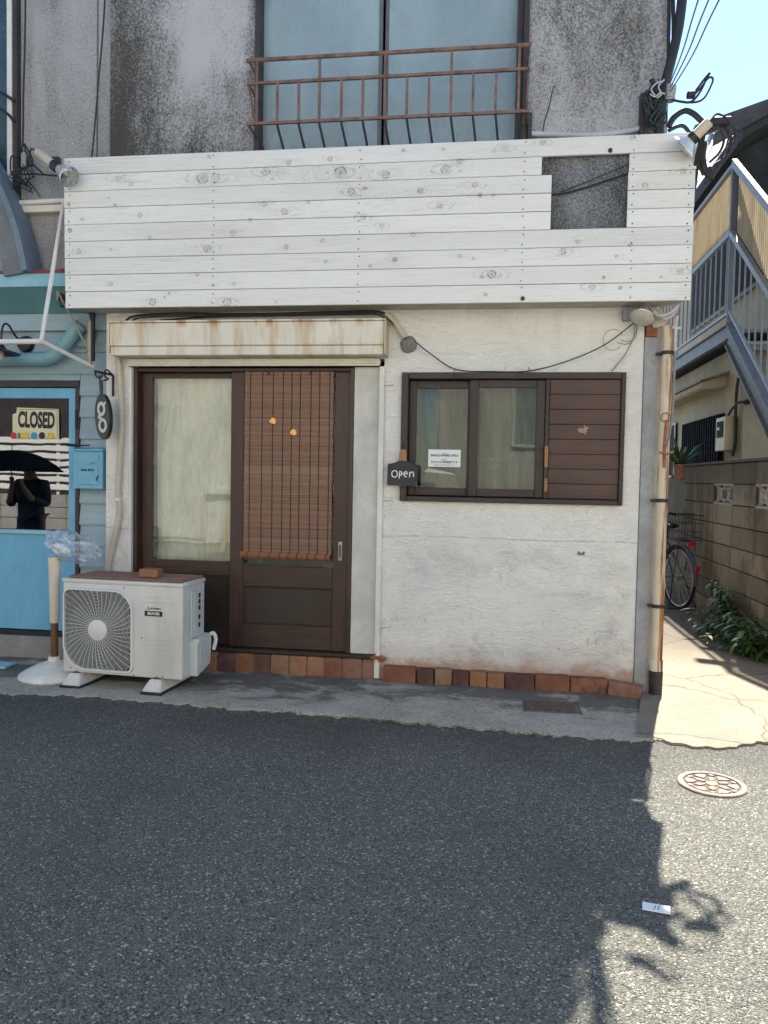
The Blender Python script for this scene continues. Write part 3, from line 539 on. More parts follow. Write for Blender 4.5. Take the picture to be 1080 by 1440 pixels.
# window: frame, two sashes, boarded shutter
wf = MB(); fy0, fy1 = -.035, .10
wf.box(-.620, -.575, fy0, fy1, 1.222, 2.075, .004); wf.box(.795, .822, fy0, fy1, 1.222, 2.075, .004); wf.box(-.574, .794, fy0, fy1, 2.032, 2.075, .004); wf.box(-.574, .794, fy0 - .004, fy1, 1.222, 1.256, .004); wf.box(.322, .348, fy0 + .02, fy1, 1.257, 2.031, .002)
win = wf.build('window_frame', 'winwood', shop)
def sash(x0, x1, y, stl):
    s_ = MB(); z0, z1 = 1.262, 2.028
    s_.box(x0, x0 + stl, y, y + .03, z0, z1, .003); s_.box(x1 - stl, x1, y, y + .03, z0, z1, .003); s_.box(x0 + stl + .001, x1 - stl - .001, y + .001, y + .029, z1 - .05, z1 - .001, .002); s_.box(x0 + stl + .001, x1 - stl - .001, y + .001, y + .029, z0 + .001, z0 + .052, .002)
    o = s_.build('sash', 'winwood', win); MB().box(x0 + stl - .004, x1 - stl + .004, y + .013, y + .017, z0 + .046, z1 - .045).build('window_pane', 'winglass', win, 0); return o
sash(-.572, -.135, .035, .048); sash(-.168, .320, -.005, .056)
shp = MB(); zz = np.linspace(1.258, 2.030, 9)
for a, b in zip(zz, zz[1:]): shp.box(.350, .793, -.018 + rnd.uniform(-.002, .002), .03, a + .002, b - .0005, .003, seg=2)
shu = shp.build('boarded_shutter', 'shutwood', shop)
cxp = W(820, 605, -.02)
scar = MB(); pts = [(cxp.x + (.012 + .030 * rnd.random()) * math.cos(a) * 1.0, cxp.z + (.012 + .032 * rnd.random()) * math.sin(a)) for a in np.linspace(0, 6.28, 18)[:-1]]; scar.prism(pts, -.0245, -.018); scar.build('bare_patch', mat('torn_wood', (.36, .26, .20), .9, .4, 40, .5), shu, 0)
for z in (1.44, 1.60): pass
MB().box(.322, .346, -.044, -.018, 1.46, 1.60, .003).build('hinge_block', 'rawwood', shu); MB().box(.325, .347, -.044, -.018, 1.30, 1.39, .003).build('hinge_block', 'rawwood', shu)
# upper window: dark frame and two frosted sliding panes
uf = MB(); uf.box(ux0, ux0 + .035, -.03, .15, 3.30, 5.3, .003); uf.box(ux1 - .035, ux1, -.03, .15, 3.30, 5.3, .003); uf.box(ux0 + .036, ux1 - .036, -.03, .15, 3.30, 3.335, .003); uf.box(ux1 - .075, ux1 - .037, .02, .13, 3.336, 5.3); uf.box(ux1 + .003, ux1 + .03, -.05, .0, 3.3, 3.72, .003)
up = uf.build('upper_window_frame', 'upframe', shop)
sx = W(540, 100, .06).x
ss = MB(); ss.box(sx - .035, sx - .012, .05, .08, 3.337, 5.28, .002); ss.box(sx + .0, sx + .022, .09, .12, 3.337, 5.28, .002); ss.build('meeting_stile', 'steel', up)
MB().box(ux0 + .036, sx - .036, .062, .068, 3.337, 5.28).build('frosted_pane', 'frost', up, 0); MB().box(sx + .023, ux1 - .076, .10, .106, 3.337, 5.28).build('frosted_pane', 'frost', up, 0)
# plaster scars on the stucco: a broken anchor, and a ring mark left by an old pipe
an = W(817, 778, 0); am = MB(); am.box(an.x - .022, an.x - .006, -.006, .0, an.z - .012, an.z + .012, .002); am.box(an.x + .008, an.x + .024, -.006, .0, an.z - .012, an.z + .012, .002); am.box(an.x - .006, an.x + .008, -.004, .0, an.z - .012, an.z + .004, .001); am.build('broken_anchor', 'putty', shop)
rg = W(862, 478, 0); rm = MB(); rm.tube([(rg.x + .062 * math.cos(a), -.002, rg.z + .066 * math.sin(a)) for a in np.linspace(.5, 5.6, 30)], .004, 6); rm.build('ring_scar', mat('old_mortar', (.55, .50, .42), .9, .3, 30), shop)

# ---- inside the shop: curtains, blind, lamps
def drape(name, m, x0, x1, z0, z1, y, folds, amp, label, cat, seed, bottom=0):
    mb = MB(); nx, nz = 110, 90; rs = np.random.RandomState(seed); ph = rs.rand(folds) * 6.28; fr = rs.uniform(4, 22, folds); am_ = rs.rand(folds); crs = [(rs.uniform(.25, 1.0) * (1 if k % 3 else -1), rs.uniform(2.0, 6.5), rs.uniform(0, 2), rs.uniform(.006, .022)) for k in range(6)]
    vs = []
    for j in range(nz + 1):
        t = j / nz
        for i in range(nx + 1):
            s_ = i / nx; x = x0 + (x1 - x0) * s_; z = z0 + (z1 - z0) * t + bottom * math.sin(s_ * 5) * (1 - t)
            d = sum(am_[k] * math.sin(fr[k] * s_ + ph[k] + (1 - t) * (k - folds / 2) * 1.4) for k in range(folds)) * amp / folds * (.35 + .9 * (1 - t))
            u_ = s_ * (x1 - x0); v_ = t * (z1 - z0)
            for c_, (th, f_, po, A) in enumerate(crs): q_ = (u_ * math.cos(th) + v_ * math.sin(th)) * f_ + po + .35 * math.sin(v_ * 3 + c_); d += A * (1 - abs((q_ % 2) - 1)) ** 2.2 * (.4 + .6 * math.sin(v_ * 2.1 + c_ * 1.7) ** 2)
            vs.append((x, y + d, z))
    mb.add(vs, [(j * (nx + 1) + i, j * (nx + 1) + i + 1, (j + 1) * (nx + 1) + i + 1, (j + 1) * (nx + 1) + i) for j in range(nz) for i in range(nx)])
    return whole(name, mb, m, label, cat, smooth=80)
drape('curtain', 'curtain', -2.43, -1.79, .70, 2.09, .17, 6, .11, 'creased white sheet hung behind the glass of the left sliding door', 'curtain', 3)
drape('curtain', 'greycurtain', -.10, .31, 1.28, 2.02, .115, 5, .09, 'greyish curtain behind the right window pane', 'curtain', 9)
drape('curtain', 'greycurtain', -.56, -.12, 1.28, 2.03, .17, 6, .09, 'greyish curtain behind the left window pane with the notice', 'curtain', 12)
fc = MB(); a_ = W(588, 690, .085); b_ = W(650, 690, .085); c1 = W(600, 662, .085); c2 = W(638, 666, .085)
fc.add([(a_.x, .085, 1.30), (b_.x, .085, 1.30), (c2.x, .10, c2.z), (c1.x, .10, c1.z), (a_.x, .125, 1.30), (b_.x, .125, 1.30)], [(0, 1, 2, 3), (4, 5, 2, 3), (0, 4, 3), (1, 5, 2), (0, 1, 5, 4)])
fs_ = thing('folded_sheet', 'folded grey sheet with a white top edge leaning behind the left window pane', 'sheet', (c1.x, .1, 1.30)); fc.build('cloth', 'greycurtain', fs_, 0)
MB().add([(c1.x - .02, .082, c1.z - .006), (c1.x + .012, .082, c1.z + .018), (c2.x - .01, .082, c2.z + .004), (c2.x + .03, .082, c2.z - .02), (c2.x, .084, c2.z - .008)], [(0, 1, 2, 4), (2, 3, 4)]).build('white_edge', 'paper', fs_, 0)
# bamboo blind on the right door
bl = thing('bamboo_blind', 'brown split bamboo blind hanging over the glass of the right sliding door', 'blind', (-1.41, .04, 2.09))
bxa, bxb = -1.722, -1.095; slm = MB(); z = 2.088
while z > .84:
    h = .0062; o1 = rnd.uniform(-.004, .004)
    slm.box(bxa + o1 * .6, bxb + o1, .0405 + rnd.uniform(-.0008, .0008), .0435, z - h + .0009, z, 0, tone=max(0, min(1, .5 + rnd.gauss(0, .30)))); z -= h
slm.build('slats', 'bamboo', bl, 0)
for px in (349, 366, 381, 395, 407, 419, 434, 446, 460):
    x = W(px, 640, .04).x + .012; MB().tube([(x, .0388, 2.09), (x + rnd.uniform(-.002, .002), .0388, 1.5), (x, .0388, .83)], .0028, 5).build('cord', 'cord', bl)
rl = MB(); n = 22
for k in range(n): a = 2 * math.pi * k / n; rl.tube([(bxa - .012, .022 + .019 * math.cos(a), .822 + .019 * math.sin(a)), (bxb - .004, .022 + .019 * math.cos(a), .818 + .019 * math.sin(a))], .0034, 5, tone=rnd.random())
rl.tube([(bxa - .012, .022, .822), (bxb - .004, .022, .818)], .0185, 12, tone=.3); rl.build('bottom_roll', 'roll', bl)
rb = MB()
for px in (349, 366, 381, 395, 407, 419, 434, 446, 460): x = W(px, 640, .04).x + .008; rb.tube([(x, .022 + .0235 * math.cos(a), .820 + .0235 * math.sin(a)) for a in np.linspace(0, 6.28, 15)[:-1]], .0022, 5, closed=True)
rb.build('roll_tie', 'cord', bl)
hk = MB()
for px in (378, 437): x = W(px, 520, .04).x; hk.box(x - .007, x + .007, .028, .040, 2.068, 2.086, .002)
hk.build('hook', 'black', bl)
for (px, py), lb in (((384, 592), 'small amber glow on the bamboo blind, the higher one near the left edge'), ((413, 608), 'small amber glow on the bamboo blind, the lower one near its middle')):
    p = W(px, py, .036); lm = thing('pendant_light', lb, 'light', (p.x, .036, p.z), 0, 'amber lights at the bamboo blind')
    q = MB(); q.lathe([(.0001, .022), (.012, .020), (.022, .004), (.024, -.010), (.014, -.018), (.0001, -.019)], (p.x, .030, p.z), (.25, 0, 1), 16); q.v = [(v[0], .030 + (v[1] - .030) * .35, v[2]) for v in q.v]; q.build('amber_glass', 'bulb', lm)

# ================================================================== FASCIA BOARD
fb = thing('wooden_fascia', 'long whitewashed plank fascia with knots and one cut out opening above the shop front', 'fascia', (-.88, -.21, 2.47))
FY = -.225; bl0, br0 = -2.905, 1.15; bt, bb = 3.478, 2.478
knots7 = [(505,65,6),(228,130,10),(245,127,8),(268,148,8),(485,130,20),(525,130,16),(678,110,15),(698,133,4),(748,82,9),(873,72,8),(905,113,20),(1040,120,15),(938,172,12),(980,162,8),(200,190,4),(220,212,6),(120,255,6),(295,243,8),(78,208,8),(83,290,8),(325,312,7),(630,257,6),(735,232,12),(672,210,10),(806,203,7),(973,250,10),(1030,277,9),(578,297,10),(740,340,8),(850,320,8),(500,345,13),(110,352,10),(207,347,5),(860,383,6),(995,398,6),(1070,378,8),(580,452,7),(515,455,6),(470,425,6),(207,452,8),(333,507,12),(560,508,15),(384,480,6),(370,492,4),(708,507,5)]
knots8 = [(64,74,6),(195,70,6),(400,65,11),(362,75,6),(525,48,10),(820,30,10),(205,138,18),(250,112,12),(120,208,10),(300,188,10),(316,222,8),(360,222,6),(185,255,11),(96,351,9),(640,375,8),(590,408,12),(250,423,9),(402,405,5),(295,432,5),(32,437,8),(767,423,5),(355,483,15),(322,492,6),(725,493,6),(688,525,10),(780,527,7),(335,550,7),(978,474,10),(915,492,5),(813,386,7),(988,143,10),(862,190,10),(1005,338,5)]
KN = []
for x, y, r_ in knots7: p = W(60 + x / 2.16, 190 + y / 2.16, FY); KN.append((p.x, p.z, r_ * .82 / 2.16 / 215))
for x, y, r_ in knots8: p = W(540 + x / 2.348, 180 + y / 2.348, FY); KN.append((p.x, p.z, r_ * .82 / 2.348 / 215))
def plank_attr(x, z, seed):
    phase = z * 95 + 2.2 * vnoise(x, z, seed, 1.1, 6) + 1.2 * vnoise(x, z, seed + 1, 4, 20); dark = np.zeros_like(x)
    halo = np.zeros_like(x)
    for kx, kz, kr in KN:
        dx, dz = x - kx, z - kz; m_ = (np.abs(dx) < .4)
        d2 = np.sqrt((dx * .9) ** 2 + dz ** 2) / kr; d3 = np.sqrt((dx * .24) ** 2 + dz ** 2) / kr
        wgt = np.exp(-(d3 / 1.6) ** 2) * m_
        phase = phase * (1 - wgt * .75) + (np.sqrt((dx * .4) ** 2 + dz ** 2) * 120) * wgt * .75
        ang = np.arctan2(dz, dx); rr = d2 + .22 * (vnoise(ang * 2 + 7, kx + 0 * ang, seed + 5, 1.4, 9) - .5)
        big_k = kr > .0155; rot = kx * 37 + kz * 91; part = np.clip(vnoise(np.cos(ang + rot) * 2 + 5, np.sin(ang + rot) * 2 + 5, seed + 2, 1.3, 1.3) * 1.9 - .45, 0, 1)
        grit = vnoise(x, z, seed + 3, 170, 170); grit2 = vnoise(x, z, seed + 4, 90, 260)
        if big_k: ring = np.exp(-((rr - .88) / .17) ** 2) * (.30 + .9 * part) + .65 * np.exp(-((rr - .45) / .15) ** 2) * (1 - part * .7) * (grit > .25) + .8 * np.exp(-(rr / .22) ** 2)
        else: ring = np.clip((np.exp(-(rr / .72) ** 4) * (.55 + .4 * grit) * part + np.exp(-((rr - .85) / .22) ** 2) * (.35 + .6 * (1 - part))) * (.6 + .7 * ((rot * 7.3) % 1)), 0, 1.1)
        de = np.sqrt((dx * (.30 + .18 * ((rot * 3.1) % 1))) ** 2 + (dz + .15 * kr * np.sin(dx * 30)) ** 2) / kr
        sl_ = np.clip(np.sin(de * 2 * np.pi * 1.15 + rot) * 1.5 - .35, 0, 1) * np.exp(-((de - 1.15) / .65) ** 2) * np.clip(vnoise(x, z, seed + 6, 9, 60) * 1.7 - .3, 0, 1) * (np.abs(dz) < kr * 1.4)
        dark = np.maximum(dark, sl_ * (.34 if big_k else .12))
        dark = np.maximum(dark, ring * (.55 + .42 * ((rot * 5.7) % 1))); halo = np.maximum(halo, wgt * min(1, kr / .022))
    lines = np.clip(np.sin(phase * 2 * np.pi * .55) * 1.6 - .85, 0, 1)
    msk = np.clip((vnoise(x, z, seed + 8, 1.5, 7) - .52) * 2.4, 0, 1)
    fine = np.clip(vnoise(x, z, seed + 11, 6, 130) - .72, 0, 1) * 1.1 * np.clip((vnoise(x, z, seed + 12, 1.2, 6) - .3) * 2, 0, 1)
    return np.clip(dark + lines * (.50 * halo + .34 * msk) + fine * .7, 0, .95)
def plank_mesh(name, segs, parent):
    V = []; F = []; A = []; T = []; o = 0
    for (x0, x1, z0, z1, yo, seed) in segs:
        nx = max(2, int((x1 - x0) / .0042)); nz = max(3, int((z1 - z0) / .0040)); xs = np.linspace(x0, x1, nx + 1); zs = np.linspace(z0, z1, nz + 1)
        zs = np.concatenate(([z0, z0 + .0012], zs[1:-1], [z1 - .0012, z1])); nz = len(zs) - 1
        X, Z = np.meshgrid(xs, zs); a = plank_attr(X, Z, seed); Y = np.full_like(X, yo) + .0015 * np.sin(X * 1.3 + seed)
        Y[0, :] += .0025; Y[-1, :] += .0025; Y = Y + .0010 * a
        t = np.clip(.5 + (vnoise(X, Z, seed + 20, .9, 3) - .5) * 1.1 + (seed % 5 - 2) * .06, 0, 1)
        n = X.size; idx = np.arange(n).reshape(X.shape) + o
        q = np.stack([idx[:-1, :-1], idx[:-1, 1:], idx[1:, 1:], idx[1:, :-1]], -1).reshape(-1, 4)
        V.append(np.stack([X, Y, Z], -1).reshape(-1, 3)); A.append(a.ravel()); T.append(t.ravel()); F.append(q); o += n
        # real board thickness: rim back to y + 18 mm
        ring = np.concatenate([idx[0, :], idx[1:, -1], idx[-1, -2::-1], idx[-2:0:-1, 0]]); rp = np.concatenate(V)[ring]; bk = rp.copy(); bk[:, 1] = yo + .018; m_ = len(ring)
        bi = np.arange(m_) + o; V.append(bk); A.append(np.concatenate(A)[ring] * .5); T.append(np.concatenate(T)[ring]); o += m_
        F.append(np.stack([ring, np.roll(ring, -1), np.roll(bi, -1), bi], -1)[:, ::-1])
    V = np.concatenate(V) - np.array(wloc(parent)); F = np.concatenate(F); A = np.concatenate(A).astype(np.float32); T = np.concatenate(T).astype(np.float32)
    me = bpy.data.meshes.new(name); me.vertices.add(len(V)); me.vertices.foreach_set('co', V.astype(np.float32).ravel()); me.loops.add(F.size); me.loops.foreach_set('vertex_index', F.astype(np.int32).ravel()); me.polygons.add(len(F)); me.polygons.foreach_set('loop_start', np.arange(0, F.size, 4, dtype=np.int32)); me.update(calc_edges=True); me.validate()
    for nm, arr in (('grain', A), ('tone', T)): at = me.attributes.new(nm, 'FLOAT', 'POINT'); at.data.foreach_set('value', arr)
    me.materials.append(M['planks']); ob = bpy.data.objects.new(name, me); col.objects.link(ob); ob.parent = parent; return ob
segs = []; ph = (bt - bb) / 9; hx0a, hx0b, hx1 = .247, .309, .766
for k in range(9):
    z1 = bt - ph * k; z0 = z1 - ph + .0035; yo = FY + rnd.uniform(-.001, .001); L0 = bl0 + .012 * (k / 8) - .006; Rr = br0 + rnd.uniform(-.004, .004) + .010 * (1 - k / 8)
    if k == 0: segs.append((L0, Rr, z0, z1, yo, 10 + k))
    elif 1 <= k <= 4: segs.append((L0, hx0a if k == 1 else hx0b, z0, z1, yo, 10 + k)); segs.append((hx1 + .004 * (k == 1), Rr, z0, z1, yo, 40 + k))
    else: segs.append((L0, Rr, z0, z1, yo, 10 + k))
plank_mesh('planks', segs, fb)
bk = MB(); bk.box(bl0 + .02, hx0a - .01, FY + .021, FY + .045, bb + .01, bt - .02); bk.box(hx1 + .012, br0 - .02, FY + .021, FY + .045, bb + .01, bt - .02); bk.box(hx0a - .009, hx1 + .011, FY + .021, FY + .045, bb + .01, 2.93); bk.build('backing_frame', 'soffit', fb, 0)
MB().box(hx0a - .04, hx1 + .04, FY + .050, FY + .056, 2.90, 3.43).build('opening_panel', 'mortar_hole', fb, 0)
sf = MB(); sf.box(bl0 + .03, br0 - .03, FY + .047, -.002, bb + .012, bb + .04); sf.box(bl0 + .03, bl0 + .045, FY + .047, -.002, bb + .041, bt - .05); sf.box(br0 - .045, br0 - .03, FY + .047, -.002, bb + .041, bt - .05); sf.box(bl0 + .03, br0 - .03, FY + .047, -.002, bt - .045, bt - .02); sf.build('soffit_boards', 'soffit', fb, 0)
nl = MB()
for px in (98, 300, 505, 735, 888, 967):
    for k in range(9):
        z1 = bt - ph * k
        for f_ in (.2, .8):
            x = W(px, 330, FY).x + rnd.uniform(-.006, .006); z = z1 - ph * f_ + rnd.uniform(-.006, .006)
            if px == 735 or not (hx0a < x < hx1 and 1 <= k <= 4): nl.lathe([(.0001, -.003), (.0040, -.002), (.0044, .004)], (x, FY - .0015, z), (0, 1, 0), 7)
nl.build('nail_heads', 'black', fb)
bo = MB()
for px, py in ((858, 212), (735, 420)): p = W(px, py, FY); bo.lathe([(.0001, -.014), (.012, -.012), (.014, .004)], (p.x, FY - .002, p.z), (0, 1, 0), 12)
bo.build('bolt_heads', 'black', fb)
hc = MB()
pa, pb_ = W(775, 272, FY + .03), W(884, 246, FY + .03); hc.tube(catmull([(pa.x - .03, FY + .038, pa.z - .01), (pa.x + .15, FY + .036, pa.z + .015), (pb_.x + .03, FY + .034, pb_.z + .02)]), .006, 6); pb2 = W(884, 233, FY + .03); hc.tube(catmull([(pa.x + .05, FY + .036, pa.z + .008), (pa.x + .2, FY + .034, pa.z + .06), (pb2.x + .03, FY + .03, pb2.z + .02)]), .003, 6)
whole('cable', hc, 'cable', 'two black cables crossing the cut out opening of the plank fascia', 'cable')

# ================================================================== UPPER RAILING
rlg = thing('window_railing', 'rusty iron railing with bent black feet in front of the upper window', 'railing', (-.75, -.2, 3.45))
RY = -.2; t_ = MB(); t_.tube([(-1.655, RY, 4.062), (.165, RY, 4.060)], .014, 8); t_.build('top_rail', 'rustrail', rlg)
for z in (3.914, 3.658): MB().bar((-1.65, RY, z), (.16, RY, z), .018, .018).build('rail', 'rustrail', rlg)
for i, px in enumerate((361, 390, 420, 449, 480, 510, 541, 572, 603, 634, 665, 697, 729)):
    x = W(px, 140, RY).x; tall = px in (361, 449, 541, 634, 729)
    b = MB(); b.bar((x, RY, 3.648), (x, RY, 4.05 if tall else 3.906), .016, .012); b.build('baluster', 'rustrail', rlg)
    q = MB(); q.tube([(x, RY, 3.66), (x + .004, RY + .006, 3.63), (x + .03, -.03, 3.45), (x + .03, -.01, 3.42)], .0085, 6); q.build('bent_foot', 'blackrail', rlg)
for x in (-1.64, .15):
    q = MB(); 
    for z in (4.06, 3.914, 3.658): q.tube([(x, RY, z), (x, .0, z - .01)], .009, 6)
    q.tube([(x, RY, 3.92), (x, -.02, 3.70), (x, -.02, 3.45)], .007, 6); q.build('wall_bracket', 'rustrail', rlg)

# ================================================================== LAMPS
def spot(name, tail, head, rb, label, cable_pts, body_m='lampcream'):
    tail, head = Vector(tail), Vector(head); d = (head - tail).normalized(); L = (head - tail).length
    o = thing(name, label, 'lamp', tail, 0, 'spotlights over the shop front')
    MB().lathe([(.0001, 0), (.026, .0), (.030, .006), (.031, L * .5), (.033, L * .52), (.033, L * .62), (.0001, L * .63)], tail, d, 20).build('lamp_holder', body_m, o)
    MB().lathe([(.036, L * .56), (.037, L * .74), (.030, L * .76)], tail, d, 20).build('collar', 'black', o)
    hd = MB(); hd.lathe([(.030, L * .74), (.038, L * .80), (rb * .82, L * .98), (rb, L * 1.06), (rb * 1.02, L * 1.08), (rb * .98, L * 1.10)], tail, d, 26); hd.lathe([(.0001, L * .86), (.012, L * .90), (.014, L * .97), (.0001, L * .99)], tail, d, 14); hd.build('reflector', 'silver', o)
    ln = MB(); ln.lathe([(rb * .975, L * 1.095), (rb * .8, L * 1.125), (rb * .45, L * 1.15), (.0001, L * 1.155)], tail, d, 26); ln.build('lens', 'bulbglass', o)
    c = MB(); c.tube(catmull(cable_pts), .006, 6); c.build('lamp_cable', 'cable', o)
    return o
tl, hd_ = W(53, 214, -.24), W(98, 250, -.36)
sp1 = spot('spotlight', tl, W(94, 246, -.33), .068, 'cream spotlight with a round glass reflector at the left end of the plank fascia', [tl, tl + Vector((-.06, .02, .03)), tl + Vector((-.09, .06, -.03)), tl + Vector((-.03, .12, -.10))])
q = MB(); mid = (tl + hd_) / 2; q.bar(mid + Vector((0, .03, .02)), (mid.x + .05, -.22, mid.z - .10), .03, .012); q.box(mid.x - .015, mid.x + .035, mid.y, mid.y + .04, mid.z + .02, mid.z + .055, .003); q.build('bracket', 'black', sp1)
tl = W(998, 171, -.36)
sp2 = spot('spotlight', tl, W(964, 205, -.30), .082, 'cream spotlight with a silver cone at the right end of the plank fascia', [tl, tl + Vector((.05, .02, .05)), tl + Vector((.13, .06, .0)), tl + Vector((.10, .1, -.18)), tl + Vector((.02, .16, -.30))])
q = MB(); q.bar(tl + Vector((-.03, .02, -.05)), (1.16, -.20, tl.z - .22), .035, .012); q.bar((1.16, -.2, tl.z - .22), (1.145, -.19, tl.z - .42), .05, .02); q.build('bracket', 'black', sp2)
p = W(905, 441, -.14)
s3 = thing('spotlight', 'round silver floodlight under the right end of the fascia above the window', 'lamp', p, 0, 'spotlights over the shop front')
dl = Vector((-.28, -.48, -.85)).normalized()
MB().lathe([(.0001, -.085), (.030, -.08), (.036, -.03), (.062, .0), (.075, .03), (.078, .034), (.074, .038)], p, dl, 26).build('reflector', 'chrome', s3)
MB().lathe([(.073, .036), (.06, .048), (.03, .056), (.0001, .058)], p, dl, 26).build('lens', mat('frosted_lens', (.52, .48, .42), .25, .1, 20, .2, 80), s3)
q = MB(); q.box(p.x - .11, p.x - .06, -.06, -.001, p.z - .02, p.z + .05, .004); q.lathe([(.0001, 0), (.03, 0), (.03, .03), (.0001, .03)], (p.x - .07, -.13, p.z + .0), (1, .5, 0), 14); q.bar((p.x - .07, -.1, p.z + .01), (p.x, -.06, p.z + .03), .03, .02); q.build('bracket', 'galv', s3)

# ================================================================== DOWNPIPE
dp = thing('downpipe', 'rust streaked cream downpipe at the right corner of the shop', 'pipe', (1.062, -.045, 0))
pc = [(1.062, -.045, .06), (1.062, -.045, .9), (1.064, -.045, 2.33), (1.062, -.04, 2.37)]
MB().tube([(1.062, -.045, .12), (1.062, -.045, .6), (1.062, -.045, 1.2), (1.063, -.045, 1.8), (1.064, -.045, 2.36)], .036, 16).build('pipe', 'pipe', dp)
MB().lathe([(.041, .0), (.042, .10), (.043, .15), (.043, .165), (.038, .17)], (1.062, -.045, .0), (0, 0, 1), 18).build('bottom_sleeve', 'pipeblack', dp)
MB().lathe([(.0405, .17), (.0405, .235), (.038, .24)], (1.062, -.045, .0), (0, 0, 1), 18).build('joint', 'pipe', dp)
for z in (.585, 1.26, 2.19): q = MB(); q.lathe([(.038, -.012), (.041, -.011), (.041, .011), (.038, .012)], (1.062, -.045, z), (.0, .06, 1), 18); q.box(1.0, 1.03, -.055, -.01, z - .008, z + .008, .002); q.build('band', 'pipeblack', dp)
q = MB(); q.lathe([(.028, -.008), (.032, 0), (.028, .008)], (1.060, -.085, 1.785), (.1, 1, 0), 14); q.tube([(1.03, -.08, 1.57), (1.06, -.088, 1.55), (1.12, -.06, 1.57)], .006, 6); q.tube([(1.066, -.085, 1.77), (1.058, -.088, 1.6), (1.062, -.086, 1.47)], .010, 6); q.build('rusted_fitting', 'rust', dp)
q = MB(); q.tube(catmull([(1.106, -.06, 2.34), (1.108, -.06, 2.0), (1.105, -.06, 1.82), (1.085, -.075, 1.66), (1.06, -.086, 1.58)]), .008, 6); whole('cable', q, 'greycable', 'grey cable running down the right side of the rusty downpipe', 'cable')
q = MB(); q.tube(catmull([(1.114, -.05, 2.42), (1.105, -.07, 2.36), (1.106, -.07, 2.2)]), .010, 8); q.tube([(1.08, -.08, 2.345), (1.14, -.06, 2.345)], .008, 6); q.tube(catmull([(.96, -.10, 2.44), (1.0, -.12, 2.41), (1.06, -.12, 2.43), (1.10, -.1, 2.47)]), .010, 8); q.tube(catmull([(.97, -.08, 2.45), (1.02, -.10, 2.40), (1.08, -.1, 2.42), (1.12, -.08, 2.50)]), .008, 8); whole('hose', q, 'whitecable', 'pale looped hose ends above the rusty downpipe', 'hose')
q = MB(); q.prism([(.90, 2.47), (1.02, 2.47), (1.06, 2.40), (1.04, 2.36), (.98, 2.35)], -.05, -.015); whole('gutter_elbow', q, 'soffit', 'beige gutter elbow leading into the top of the downpipe', 'gutter')

# ================================================================== WALL CABLES, CONDUITS
q = MB(); q.tube(catmull([(-2.56, -.06, 2.41), (-2.48, -.07, 2.455), (-2.2, -.075, 2.468), (-1.6, -.07, 2.462), (-1.0, -.06, 2.47), (-.76, -.05, 2.465), (-.67, -.04, 2.39), (-.60, -.03, 2.30)]), .008, 8); q.tube(catmull([(-2.50, -.09, 2.41), (-2.40, -.10, 2.44), (-2.0, -.105, 2.445), (-1.3, -.10, 2.447), (-.85, -.09, 2.452), (-.72, -.06, 2.42), (-.61, -.03, 2.32)]), .006, 8); q.tube(catmull([(-2.3, -.05, 2.43), (-1.9, -.04, 2.452), (-1.2, -.045, 2.456), (-.8, -.04, 2.46)]), .006, 8)
whole('cable', q, 'cable', 'dark bundled cables running between the fascia and the shutter box', 'cable')
q = MB(); q.tube(catmull([(-.73, -.045, 2.462), (-.67, -.045, 2.40), (-.63, -.04, 2.34), (-.605, -.03, 2.305)]), .018, 10); whole('conduit', q, 'conduit', 'short beige conduit ending in a lump of putty on the stucco', 'pipe')
pj = W(574, 484, -.02); b_ = bmesh.new(); bmesh.ops.create_icosphere(b_, subdivisions=3, radius=.055)
for v in b_.verts: v.co *= 1 + rnd.uniform(-.10, .10); v.co.y *= .45
whole('putty_lump', MB().bm(b_, Matrix.Translation((pj.x, -.008, pj.z))), 'putty', 'grey lump of putty sealing the conduit hole in the stucco', 'putty', loc=(pj.x, 0, pj.z))
wp = [(583, 480), (605, 497), (640, 519), (690, 522.5), (745, 521.5), (800, 507), (850, 485), (893, 453)]
q = MB(); q.tube(catmull([tuple(W(x, y, -.035 if 620 < x < 770 else -.05)) for x, y in wp], 8), .0042, 6)
q.tube(catmull([tuple(W(x, y, -.06)) for x, y in ((640, 519), (638, 524), (640, 530))]), .0025, 5); q.tube(catmull([tuple(W(x, y, -.06)) for x, y in ((743, 516), (744, 521), (741, 524))]), .0025, 5)
whole('cable', q, 'cable', 'thin dark cable sagging along the top of the window to the floodlight', 'cable')
q = MB(); q.tube(catmull([tuple(W(x, y, -.012)) for x, y in ((897, 452), (893, 470), (880, 497), (866, 515), (860, 522))]), .0028, 5); q.tube(catmull([tuple(W(x, y, -.02)) for x, y in ((893, 455), (890, 478), (880, 484), (868, 482))]), .0025, 5); q.tube(catmull([tuple(W(x, y, -.02)) for x, y in ((896, 455), (894, 474), (884, 480), (872, 478))]), .0022, 5)
whole('cable', q, 'greycable', 'loose thin grey wires hanging below the floodlight', 'cable')
hz_ = [(165, 497), (169, 540), (171, 600), (168, 650), (166, 690), (168, 720), (160, 760), (152, 800), (149, 830)]
q = thing('drain_hose', 'beige insulated hose running down beside the left door jamb', 'hose', (W(166, 690, -.03).x, -.03, 1.3))
MB().tube(catmull([tuple(W(x, y, -.035)) for x, y in hz_], 8), .021, 10).build('hose', 'conduit', q)
pz = W(166, 702, -.035); MB().lathe([(.0235, -.012), (.026, -.010), (.026, .010), (.0235, .012)], pz, (.1, 0, 1), 14).build('hose_clip', 'whitepaint', q)

